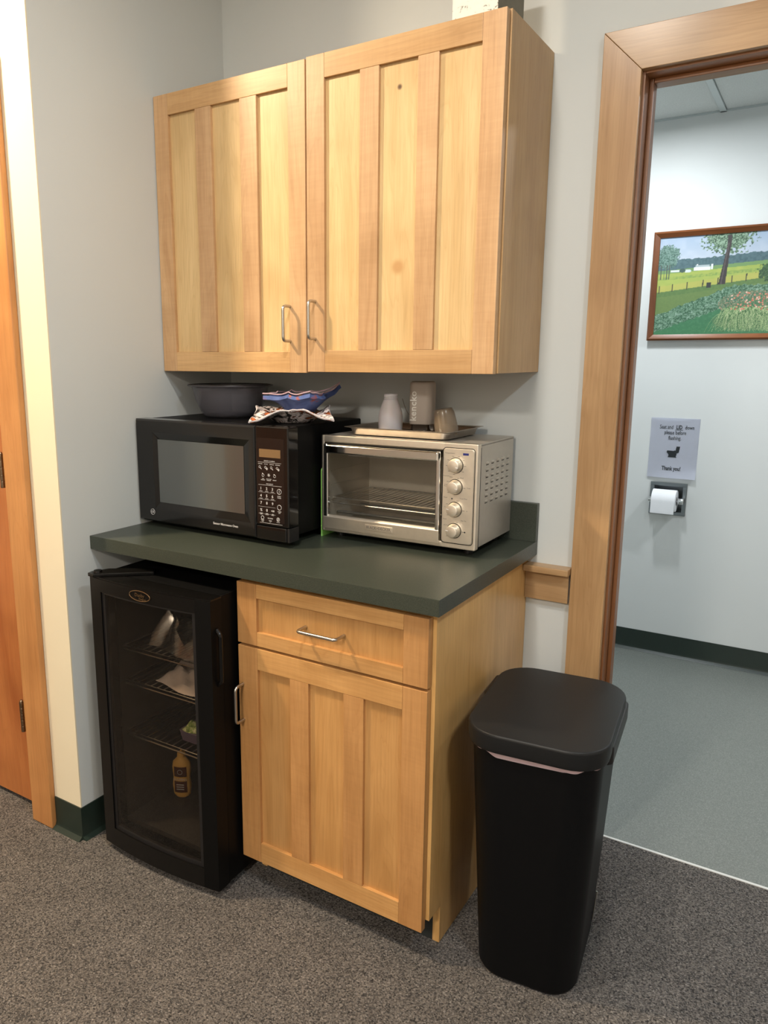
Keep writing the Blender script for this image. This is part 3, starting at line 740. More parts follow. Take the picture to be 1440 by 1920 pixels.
# pictograms
for k, c_ in enumerate(cols):
    ringp(c_ - 0.002, 0.2145, 0.0028); tube([(c_, Y, 0.2125), (c_ + 0.004, Y, 0.2085)], 0.0008, 4, bm=b)
    if k % 2: ringp(c_ + 0.003, 0.2105, 0.0026)
for k, c_ in enumerate(cols[:3]):
    c_ += 0.009
    if k == 1:
        for a in range(6): tube([(c_, Y, 0.194), (c_ + 0.0048 * math.cos(a * PI / 3), Y, 0.194 + 0.0048 * math.sin(a * PI / 3))], 0.0006, 4, bm=b)
    else:
        ringp(c_, 0.1925, 0.0036); tube([(c_ - 0.003, Y, 0.198), (c_ + 0.001, Y, 0.1955)], 0.0008, 4, bm=b)
hline(0.470, 0.548, 0.1665); t('TIME DEFROST', 0.0036, 0.508, 0.1700)
for r_, row in enumerate((('1', '2', '3'), ('4', '5', '6'), ('7', '8', '9'), ('%', '0', '+30'))):
    z = 0.1565 - r_ * 0.0196
    for k, s in enumerate(row):
        t(s, 0.0105 if len(s) == 1 else 0.0070, cols[k] + 0.001, z, bold=0.00015)
        if r_ < 2: t('EXPRESS', 0.0028, cols[k] + 0.001, z - 0.0072)
        ln = box(cols[k] - 0.0085, cols[k] + 0.0105, Y - 0.0001, Y + 0.0002, z - 0.0101, z - 0.0097)
        join(b, ln)
for k, s in enumerate(('POWER\nLEVEL', 'TIMER\nON/OFF', 'ADD\n30 SEC')): t(s, 0.0030, cols[k] + 0.001, 0.0875)
ringp(cols[3] + 0.004, 0.1525, 0.0068, 0.0007); tube([(cols[3] + 0.004, Y, 0.149), (cols[3] + 0.004, Y, 0.156)], 0.0007, 4, bm=b); t('START\nPAUSE', 0.0042, cols[3] + 0.004, 0.1375)
ringp(cols[3] + 0.004, 0.1100, 0.0066, 0.0007); t('CLEAR\nOFF', 0.0042, cols[3] + 0.004, 0.0965)
ringp(cols[0] + 0.005, 0.0770, 0.0046, 0.0007); t('COOK\nTIME', 0.0036, cols[0] + 0.005, 0.0685)
t('SOUND', 0.0052, 0.5085, 0.0768); t('BEEPER\nOFF', 0.0032, 0.5085, 0.0690)
ringp(0.535, 0.0770, 0.0046, 0.0007); ringp(0.535, 0.0770, 0.0016, 0.0006); t('CLOCK', 0.0032, 0.535, 0.0690)
hline(0.472, 0.549, 0.0632)
obj('keypad_print', b, 'white_p', mw, smooth=0)
for k in range(4):
    obj('foot', lathe([(0.010, 0), (0.012, 0.003), (0.012, 0.021)], (0.05 + (k % 2) * 0.44, 0.07 + (k // 2) * 0.29, 0), 14), 'black_s', mw)

# pale green board between microwave and toaster oven
o = obj('cutting_board', prism([(0, 0), (0.235, 0), (0.235, 0.19), (0.225, 0.202), (0.010, 0.202), (0.0, 0.19)], 'x', 0, 0.0030, 0.0008), 'green_board', origin=(0, 0, 0))
o.location = (0.5492, -0.2795, ZC); tag(o, 'thin pale green board on edge between microwave and toaster oven', 'cutting board')
o.rotation_euler.z = 0.0

# ================================================================== TOASTER OVEN
TOR = 0.010
to = empty('toaster_oven', (0.5565, -0.286, ZC), 'stainless toaster oven with four knobs on the right of the counter', 'toaster oven', TOR)
TW, TD = 0.462, 0.262; TZ0, TZ1 = 0.024, 0.291
# body shell (hollow)
t_ = 0.006
b = box(0.004, 0.010, 0.020, TD, TZ0, TZ1 - 0.002, 0.002); box(TW - 0.010, TW - 0.002, 0.020, TD, TZ0, TZ1 - 0.002, 0.002, bm=b)
box(0.004, TW - 0.002, 0.020, TD, TZ1 - 0.009, TZ1 - 0.001, 0.002, bm=b); box(0.010, TW - 0.010, 0.020, TD, TZ0, TZ0 + 0.006, bm=b); box(0.010, TW - 0.010, TD - 0.008, TD, TZ0, TZ1 - 0.008, bm=b)
obj('housing', b, 'brushed_side', to)
# front fascia with opening
DXR = 0.368
b = box(0.0, 0.010, 0.0, 0.022, TZ0 - 0.004, TZ1, 0.003); box(DXR, TW, 0.0, 0.022, TZ0 - 0.004, TZ1, 0.003, bm=b)
box(0.006, DXR + 0.004, 0.0, 0.022, TZ1 - 0.020, TZ1, 0.003, bm=b); box(0.006, DXR + 0.004, 0.0, 0.022, TZ0 - 0.004, TZ0 + 0.012, 0.003, bm=b)
obj('fascia', b, 'brushed', to)
# rounded control panel plate
pts = rrect(0.083, 0.242, 0.008, 6, 0.4115, 0.156)
obj('control_panel', prism(pts, 'y', -0.003, 0.001, 0.0008, 1), 'brushed', to)
b = tube([(x, -0.0005, z) for x, z in rrect(0.0865, 0.2455, 0.009, 6, 0.4115, 0.156)], 0.0009, 5, True); obj('panel_groove', b, 'black_m', to)
kz = (0.2355, 0.1805, 0.1225, 0.0675)
for k, z in enumerate(kz):
    kx = 0.405
    kn = obj('knob', lathe([(0.0165, -0.003), (0.0185, -0.004), (0.0175, -0.012), (0.0155, -0.020), (0.0145, -0.0222), (0.012, -0.0230), (0.0, -0.0232)], (0, 0, 0), 36, 'y'), 'brushed', to)
    kn.location = (kx, 0, z)
    a = (-0.35, -0.2, 2.9, 2.9)[k]
    b = box(0.008, 0.0145, -0.0238, -0.021, -0.0008, 0.0008); Ry(b, -a)
    obj('pointer', b, 'white_p', kn)
    b = tube([(0.0195 * math.cos(2 * PI * i / 30), -0.0033, 0.0195 * math.sin(2 * PI * i / 30)) for i in range(30)], 0.0006, 4, True)
    obj('skirt_ring', b, 'black_m', kn)
b = bmesh.new()
def t2(s, size, x, z, **k): add_text(b, s, size, (x, -0.0031, z), depth=0.0001, **k)
t2('Temperature', 0.0050, 0.388, 0.2655)
for k, z in enumerate(kz):
    for j in range(9):
        a = math.radians(-60 + j * 37.5 + 20)
        x, zz = 0.405 + 0.0245 * math.cos(a), z + 0.0235 * math.sin(a)
        if k in (0,) or j % 2: 
            box(x - 0.003, x + 0.003, -0.0034, -0.0030, zz - 0.0005, zz + 0.0005, bm=b)
t2('Function', 0.0048, 0.380, 0.2075); t2('Bake', 0.0042, 0.393, 0.2052); t2('Broil', 0.0042, 0.422, 0.2045); t2('Toast', 0.0044, 0.441, 0.1800); t2('Keep\nWarm', 0.0040, 0.379, 0.1830)
t2('Toast Time', 0.0044, 0.428, 0.1520); t2('Timer', 0.0044, 0.379, 0.1520); t2('Stay On', 0.0044, 0.430, 0.0955); t2('Timer', 0.0044, 0.379, 0.0960); t2('10', 0.0044, 0.378, 0.1270); t2('30', 0.0044, 0.438, 0.1210); t2('20', 0.0044, 0.378, 0.0800)
obj('panel_print', b, 'grey_print', to, smooth=0)['kind'] = 'stuff'
b = box(0.4235, 0.4385, -0.0038, -0.0028, 0.262, 0.2675, 0.0002); obj('blue_badge', b, 'blue_light', to)
for dx_, dz_ in ((0.397, 0.1500), (0.4345, 0.0665)): obj('dot_mark', lathe([(0.002, -0.0035), (0.002, -0.003)], (dx_, 0, dz_), 10, 'y'), 'black_print', to)
# glass door
td = bpy.data.objects.new('door', None); COL.objects.link(td); td.parent = to; td.empty_display_size = 0.03
obj('door_side', box(0.012, 0.026, -0.010, 0.004, 0.052, 0.268, 0.003, 3), 'chrome', td)
obj('door_side', box(0.353, DXR - 0.003, -0.010, 0.004, 0.052, 0.268, 0.003, 3), 'chrome', td)
b = prism([(-0.010, 0.030), (0.004, 0.030), (0.004, 0.070), (-0.004, 0.070), (-0.011, 0.064)], 'x', 0.012, DXR - 0.003, 0.0015)
obj('door_bottom_rail', b, 'brushed', td)
obj('door_top_rail', box(0.012, DXR - 0.003, -0.006, 0.004, 0.252, 0.270, 0.001), 'black_m', td)
obj('glass', box(0.024, 0.356, -0.006, -0.003, 0.066, 0.256), 'glass_clear', td)
b = prism([(-0.028, 0.247), (-0.023, 0.244), (-0.017, 0.246), (-0.017, 0.266), (-0.022, 0.269), (-0.028, 0.266)], 'x', 0.030, DXR - 0.004, 0.002, 3)
obj('handle_bar', b, 'chrome', td)
obj('handle_bracket', box(0.030, 0.044, -0.020, -0.004, 0.250, 0.264, 0.002), 'black_m', td)
obj('handle_bracket', box(0.347, DXR - 0.004, -0.020, -0.004, 0.250, 0.264, 0.002), 'black_m', td)
b = prism([(0.148, 0.0415), (0.232, 0.0415), (0.232, 0.0560), (0.148, 0.0560)], 'y', -0.0128, -0.009, 0.001)
obj('name_plate', b, 'brushed', td)
b = text_bm('BLACK+DECKER', 0.0105, bold=0.0001, spacing=0.95); T(b, (0.190, -0.0131, 0.0487))
obj('lettering', b, 'grey_print', td)
b = text_bm('CAUTION HOT SURFACE   DO NOT TOUCH   SURFACE CHAUDE', 0.0048); T(b, (0.162, -0.0065, 0.240)); obj('warning_print', b, 'white_p', td)
# interior
b = box(0.010, 0.012, 0.022, TD - 0.010, 0.032, 0.278); box(0.366, 0.368, 0.022, TD - 0.010, 0.032, 0.278, bm=b); box(0.012, 0.366, TD - 0.014, TD - 0.010, 0.032, 0.278, bm=b)
box(0.012, 0.366, 0.022, TD - 0.014, 0.276, 0.279, bm=b); box(0.012, 0.366, 0.022, TD - 0.014, 0.031, 0.034, bm=b)
for k in range(3): box(0.0115, 0.0145, 0.03, TD - 0.03, 0.105 + k * 0.04, 0.108 + k * 0.04, bm=b)
obj('oven_cavity', b, plain('oven_liner', rgb(205, 196, 180), 0.35, 0.25, noise=0.15, nscale=12), to)
b = bmesh.new()
tube(arc_path([(0.02, 0.030, 0.112), (0.358, 0.030, 0.112), (0.358, 0.235, 0.112), (0.02, 0.235, 0.112)], 0.01) , 0.0022, 8, True, bm=b)
for i in range(1, 20): tube([(0.02 + i * 0.0169, 0.028, 0.1125), (0.02 + i * 0.0169, 0.236, 0.1125)], 0.0012, 6, bm=b)
tube([(0.02, 0.13, 0.110), (0.358, 0.13, 0.110)], 0.0015, 6, bm=b)
tube([(0.02, 0.026, 0.098), (0.358, 0.026, 0.098)], 0.0016, 6, bm=b)
obj('wire_rack', b, 'wire', to)
b = bmesh.new()
tube([(0.016, 0.06, 0.066), (0.362, 0.06, 0.066)], 0.004, 10, bm=b); tube([(0.016, 0.19, 0.066), (0.362, 0.19, 0.066)], 0.004, 10, bm=b)
obj('heating_element', b, plain('element_sheath', rgb(120, 118, 112), 0.4, 0.6), to)
b = box(0.020, 0.358, 0.026, 0.228, 0.038, 0.041); 
for i in range(60):
    box(0.022 + i * 0.0056, 0.0248 + i * 0.0056, 0.028, 0.040, 0.041, 0.046, bm=b)
obj('crumb_tray', b, 'tray', to)
# louvres on the right side
b = bmesh.new()
for r_ in range(7):
    for c_ in range(5):
        yc = 0.070 + c_ * 0.037; zc = 0.238 - r_ * 0.0165
        q = lathe([(0.0, -0.0035), (0.5, -0.003), (0.85, -0.0018), (1.0, 0.0)], (0, 0, 0), 14, 'x')
        for v in q.verts: v.co = Vector((TW - 0.002 - v.co.x * 0.9, yc + v.co.y * 0.0125, zc + v.co.z * 0.0042))
        join(b, q)
lv = obj('side_louvres', b, 'brushed_side', to); lv['kind'] = 'stuff'
b = bmesh.new()
for c_ in range(5):
    for r_ in range(7):
        yc = 0.070 + c_ * 0.037; zc = 0.238 - r_ * 0.0165
        box(TW - 0.0024, TW - 0.0018, yc - 0.009, yc + 0.009, zc - 0.0060, zc - 0.0042, bm=b)
sl = obj('louvre_slots', b, 'black_m', to); sl['kind'] = 'stuff'
for k in range(4):
    obj('foot', lathe([(0.011, 0), (0.013, 0.003), (0.013, 0.0245)], (0.035 + (k % 2) * 0.39, 0.05 + (k // 2) * 0.18, 0), 14), 'black_s', to)
obj('side_seam', box(TW - 0.0022, TW - 0.0012, 0.022, 0.026, TZ0, TZ1 - 0.01), 'black_m', to)

# ================================================================== TRAY AND BOTTLES
TT = ZC + 0.291 - 0.001 + 0.0012
tx0, tx1, ty0, ty1 = 0.612, 0.932, -0.262, -0.032
TCX, TCY = (tx0 + tx1) / 2, (ty0 + ty1) / 2
def sec(w_, d_, r, z): return [(x, y, z) for x, y in rrect(w_, d_, r, 6)]
TWd, TDp = tx1 - tx0, ty1 - ty0
b = loft([sec(TWd - 0.044, TDp - 0.044, 0.016, 0.0), sec(TWd - 0.030, TDp - 0.030, 0.020, 0.002), sec(TWd - 0.020, TDp - 0.020, 0.022, 0.0195), sec(TWd - 0.012, TDp - 0.012, 0.014, 0.0225), sec(TWd, TDp, 0.008, 0.0232), sec(TWd, TDp, 0.008, 0.0220),
          sec(TWd - 0.012, TDp - 0.012, 0.014, 0.0213), sec(TWd - 0.0215, TDp - 0.0215, 0.0215, 0.0180), sec(TWd - 0.033, TDp - 0.033, 0.019, 0.0035), sec(TWd - 0.047, TDp - 0.047, 0.016, 0.0015)])
# order: outside bottom -> rim top would cross; rebuild inside/outside correctly
b.free()
outer = [sec(TWd - 0.044, TDp - 0.044, 0.016, 0.0), sec(TWd - 0.030, TDp - 0.030, 0.020, 0.003), sec(TWd - 0.020, TDp - 0.020, 0.022, 0.0185), sec(TWd - 0.012, TDp - 0.012, 0.014, 0.0210), sec(TWd, TDp, 0.008, 0.0222)]
inner = [sec(TWd, TDp, 0.008, 0.0232), sec(TWd - 0.012, TDp - 0.012, 0.014, 0.0220), sec(TWd - 0.0225, TDp - 0.0225, 0.0215, 0.0192), sec(TWd - 0.0325, TDp - 0.0325, 0.019, 0.0042), sec(TWd - 0.047, TDp - 0.047, 0.016, 0.0014)]
o = obj('baking_tray', loft(outer + inner), 'tray', origin=(0, 0, 0), smooth=50); o.location = (TCX, TCY, TT)
tag(o, 'small dull aluminium baking tray on top of the toaster oven', 'tray')
TI = TT + 0.0016

o = empty('milk_bottle', (0.706, -0.163, TI), 'white plastic bottle with ribbed neck at left of the baking tray', 'bottle')
obj('bottle_body', lathe([(0.0, 0), (0.030, 0), (0.0330, 0.003), (0.0340, 0.030), (0.0335, 0.048), (0.031, 0.062), (0.0260, 0.077), (0.0215, 0.088), (0.0195, 0.093)], n=48), 'white_plastic', o, smooth=60)
obj('screw_neck', lathe([(0.0190, 0.0925), (0.0195, 0.094), (0.0182, 0.095), (0.0195, 0.0965), (0.0182, 0.0985), (0.0195, 0.100), (0.0182, 0.102), (0.0195, 0.104), (0.0190, 0.108), (0.0178, 0.109), (0.0178, 0.094)], n=40), 'white_plastic', o, smooth=40)

kb = empty('shaker_bottle', (0.774, -0.102, TI), 'frosted grey upside-down drinking bottle lettered kencko', 'bottle', 0.18)
sqr = lambda r, z: [(x, y, z) for x, y in rrect(2 * r, 2 * r, r * 0.55, 8)]
obj('bottle_body', loft([sqr(0.0315, 0.026), sqr(0.0325, 0.030), sqr(0.0325, 0.132), sqr(0.0315, 0.140), sqr(0.028, 0.1430)]), 'frost', kb, smooth=50)
obj('clear_cap', loft([sqr(0.028, 0.0), sqr(0.029, 0.004), sqr(0.029, 0.0255)]), 'glass_smoke', kb, label='see-through cap end')
b = text_bm('kencko', 0.026, bold=0.0004, depth=0.0004, spacing=1.1); Ry(b, -PI / 2)
T(b, (-0.0165, 0, 0.076))
for v in b.verts: v.co.y = -0.0329 + v.co.y * 1.0
obj('lettering', b, plain('bright_white_print', rgb(240, 238, 232), 0.5), kb)
b = tube([(-0.040 - 0.030 * math.sin(a), -0.010 - 0.02 * math.sin(a), 0.085 - 0.035 * (1 - math.cos(a * 1.0)) * 1.0) for a in [i * PI / 2 / 12 for i in range(13)]], 0.0009, 6)
b.free()
b = tube([(-0.0315 - 0.024 * t0, -0.012, 0.050 + 0.045 * t0 ** 1.8) for t0 in [i / 12 for i in range(13)]], 0.0009, 6)
obj('cord', b, 'grey_print', kb, label='thin dark carrying cord')

tb = empty('tumbler', (0.895, -0.196, TI + 0.001), 'smoky see-through tumbler tipped upside down at right of the baking tray', 'cup')
b = lathe([(0.0285, 0.0), (0.0315, 0.010), (0.0305, 0.030), (0.0275, 0.060), (0.0225, 0.072), (0.0, 0.0735), (0.0, 0.0715), (0.021, 0.0695), (0.0262, 0.059), (0.0292, 0.030), (0.0300, 0.010), (0.0275, 0.0)], n=36, cap=False)
Ry(b, math.radians(-9)); Rx(b, math.radians(4)); zmin = min(v.co.z for v in b.verts); T(b, (0, 0, -zmin)); obj('cup_wall', b, 'tumbler', tb, smooth=50)
b = prism([(-0.005, 0.006), (0.0, 0.006), (-0.004, 0.066), (-0.009, 0.066)], 'y', -0.0305, -0.0295);  # bright glint of a facet edge, put in as a pale strip
for v in b.verts: v.co.y += 0.006 * (v.co.z / 0.066)
Ry(b, math.radians(-9)); T(b, (0, -0.002, -zmin)); obj('facet_glint', b, plain('pale_glint_strip', rgb(225, 216, 196), 0.3), tb, label='pale upright strip')

# ================================================================== THINGS ON THE MICROWAVE
MT = ZC + Z1 - 0.002
bw = empty('storage_bowl', (0.170, -0.215, MT + 0.0006), 'translucent grey plastic bowl at the back left on the microwave', 'bowl')
prof = [(0.0, 0.0), (0.070, 0.0), (0.082, 0.005), (0.091, 0.016), (0.107, 0.050), (0.118, 0.090), (0.130, 0.094), (0.131, 0.0970), (0.117, 0.0960), (0.105, 0.052), (0.089, 0.019), (0.080, 0.008), (0.069, 0.003), (0.0, 0.003)]
obj('bowl_wall', lathe(prof, n=64, cap=False), 'bowl', bw, smooth=50)
b = bmesh.new()
tube([(0.1275 * math.cos(2 * PI * i / 64), 0.1275 * math.sin(2 * PI * i / 64), 0.0972) for i in range(64)], 0.0018, 6, True, bm=b)
obj('rim_bead', b, plain('dark_bowl_rim', rgb(48, 44, 44), 0.3), bw)

def cozy(R, base, wall, corners, seed, n=36, th=0.006, wob=0.004):
    """square quilted bowl holder: flat base, raised walls and four pointed corners (angle, reach, lift)"""
    r = random.Random(seed); b = bmesh.new(); G = []
    for i in range(n + 1):
        row = []
        for j in range(n + 1):
            u, v = i / n * 2 - 1, j / n * 2 - 1
            m_ = max(abs(u), abs(v)); L = math.hypot(u, v) + 1e-6
            ca_ = (abs(u) * abs(v)) ** 0.5 / (m_ + 1e-6) * m_ ** 3 * (1 if m_ > 0 else 0)      # 1 at the corners
            rad = m_ * R
            x, y = u / L * rad, v / L * rad
            s = max(0.0, (m_ - base) / (1 - base))
            z = wall * (s ** 0.9) * (1 - 0.25 * ca_)
            k = (0 if u > 0 else 1) + (0 if v > 0 else 2)
            reach, lift = corners[k]
            f = max(0, (abs(u) * abs(v)) ** 1.0 * m_ - 0.30) / 0.70
            x += math.copysign(1, u) * f * reach * 0.75; y += math.copysign(1, v) * f * reach * 0.75
            z = z * (1 - f) + (wall + lift) * f if lift > -wall else z * (1 - f) + max(0.004, wall + lift) * f
            z += wob * s * math.sin(9 * u + seed) * math.cos(8 * v + seed * 2)
            row.append(b.verts.new((x, y, z)))
        G.append(row)
    for i in range(n):
        for j in range(n): b.faces.new((G[i][j], G[i + 1][j], G[i + 1][j + 1], G[i][j + 1]))
    edge = [G[i][0].co.copy() for i in range(n + 1)] + [G[n][j].co.copy() for j in range(1, n + 1)] + [G[i][n].co.copy() for i in range(n - 1, -1, -1)] + [G[0][j].co.copy() for j in range(n - 1, 0, -1)]
    bmesh.ops.recalc_face_normals(b, faces=b.faces)
    bmesh.ops.solidify(b, geom=b.faces[:], thickness=-th)
    z0 = min(v.co.z for v in b.verts)
    T(b, (0, 0, -z0))
    return b, [(p.x, p.y, p.z - z0 + th * 0.5) for p in edge]
b, edge = cozy(0.104, 0.52, 0.040, {0: (0.035, -0.034), 1: (0.03, -0.01), 2: (0.05, -0.034), 3: (0.060, -0.042)}, 2)
c1 = empty('bowl_holder', (0.452, -0.275, MT + 0.0005), 'black, white and orange patterned fabric bowl holder on the microwave', 'pot holder', 0.62)
obj('quilted_cloth', b, 'cloth_bw', c1, smooth=60)
obj('edge_binding', tube(edge[::2], 0.0022, 6, True), plain('grey_white_binding', rgb(196, 190, 190), 0.8), c1, label='pale edge binding')
b, edge = cozy(0.072, 0.5, 0.040, {0: (0.045, 0.022), 1: (0.012, 0.0), 2: (0.012, 0.004), 3: (0.035, -0.004)}, 5, wob=0.002, th=0.011)
c2 = empty('bowl_holder', (0.468, -0.262, MT + 0.030), 'blue patterned fabric bowl holder nested on top of the black and white one', 'pot holder', 0.15)
obj('quilted_cloth', b, 'cloth_blue', c2, smooth=60)
obj('edge_binding', tube(edge[::2], 0.0020, 6, True), 'binding', c2, label='pinkish edge binding')

# ================================================================== TRASH BIN
BT = 0.10
tbn = empty('trash_can', (1.263, -0.392, 0), 'tall black rectangular step bin beside the base cabinet', 'trash can', BT)
S = lambda w_, d_, r, z, dy=0: [(x, y + dy, z) for x, y in rrect(w_, d_, r, 8)]
obj('bin_body', loft([S(0.222, 0.312, 0.062, 0.004), S(0.230, 0.320, 0.066, 0.012), S(0.285, 0.380, 0.074, 0.585), S(0.279, 0.374, 0.071, 0.585), S(0.224, 0.314, 0.060, 0.03)]), 'black_bin', tbn, smooth=50)
obj('base_ring', loft([S(0.218, 0.308, 0.06, 0.0), S(0.222, 0.312, 0.062, 0.0045)]), 'black_s', tbn)
obj('lid', loft([S(0.300, 0.396, 0.078, 0.582, 0.0), S(0.304, 0.402, 0.082, 0.590, 0.0), S(0.306, 0.406, 0.083, 0.618, 0), S(0.303, 0.403, 0.082, 0.6235, 0), S(0.298, 0.398, 0.080, 0.6255, 0), S(0.15, 0.2, 0.05, 0.6262, 0)]), 'bin_lid', tbn, smooth=40)
b = prism([(-0.160, 0.02), (-0.148, 0.005), (0.145, -0.10), (0.1555, -0.09), (0.157, 0.150), (0.130, 0.200), (-0.140, 0.200), (-0.172, 0.165), (-0.172, 0.06)], 'z', 0.558, 0.602, 0.005, 3)
obj('hinge_collar', b, 'black_s', tbn)
# liner showing under the front of the lid
P_ = S(0.289, 0.384, 0.076, 0, 0); n_ = len(P_)
b = bmesh.new(); A = []; B = []; k0, k1 = 20, 34
fr_pts = [p for p in P_ if p[1] < -0.128]
fr_pts.sort(key=lambda p: math.atan2(p[1], p[0]))
dense = []
for i in range(len(fr_pts) - 1):
    for q in range(4):
        f = q / 4; dense.append(tuple(fr_pts[i][c_] * (1 - f) + fr_pts[i + 1][c_] * f for c_ in range(3)))
dense.append(fr_pts[-1]); nd = len(dense)
for i, p in enumerate(dense):
    s = i / (nd - 1); dip = 0.002 + 0.008 * math.sin(PI * s) ** 0.4 + 0.0035 * math.sin(13 * s + 1) + 0.002 * math.sin(31 * s)
    A.append(b.verts.new((p[0] * 1.002, p[1] * 1.002, 0.588))); B.append(b.verts.new((p[0] * 1.007, p[1] * 1.007, 0.584 - dip)))
for i in range(nd - 1): b.faces.new((A[i], A[i + 1], B[i + 1], B[i]))
bmesh.ops.solidify(b, geom=b.faces[:], thickness=0.001)
bl_ = obj('bin_liner', b, 'liner', tbn, label='pale pink bag edge')
obj('pedal', box(-0.04, 0.04, -0.185, -0.15, 0.006, 0.018, 0.004), 'black_s', tbn) if False else None
obj('side_slot', tube([(0.1205, 0.06, 0.06), (0.1265, 0.06, 0.14)], 0.002, 6), 'steel_handle', tbn)

# ================================================================== BATHROOM THINGS
# painting
PX0, PX1, PZ0, PZ1 = 0.990, 1.800, 1.494, 1.9665
pic = empty('landscape_painting', (PX0, BY, PZ0), 'wood-framed painting of farm fields and flowers on the bathroom wall', 'painting')
PW, PH = PX1 - PX0, PZ1 - PZ0; FWW = 0.026
prof = [(0.0, -0.002), (0.0, -0.024), (0.008, -0.030), (0.016, -0.024), (FWW, -0.018), (FWW, -0.002)]
def frame_side(kind):
    b = bmesh.new(); rings = []
    ends = {'bottom': ((0, 0), (1, 0)), 'top': ((0, 1), (1, 1)), 'left': ((0, 0), (0, 1)), 'right': ((1, 0), (1, 1))}[kind]
    for ex, ez in ends:
        ring = []
        for o_, y in prof:
            x = o_ if ex == 0 else PW - o_; z = o_ if ez == 0 else PH - o_
            ring.append(b.verts.new((x, y, z)))
        rings.append(ring)
    n = len(prof)
    for i in range(n): b.faces.new((rings[0][i], rings[0][(i + 1) % n], rings[1][(i + 1) % n], rings[1][i]))
    b.faces.new(rings[0]); b.faces.new(rings[1]); bmesh.ops.recalc_face_normals(b, faces=b.faces); return b
for k in ('bottom', 'top'): obj('frame_rail', frame_side(k), 'frame', pic)
for k in ('left', 'right'): obj('frame_stile', frame_side(k), 'frame_v', pic)

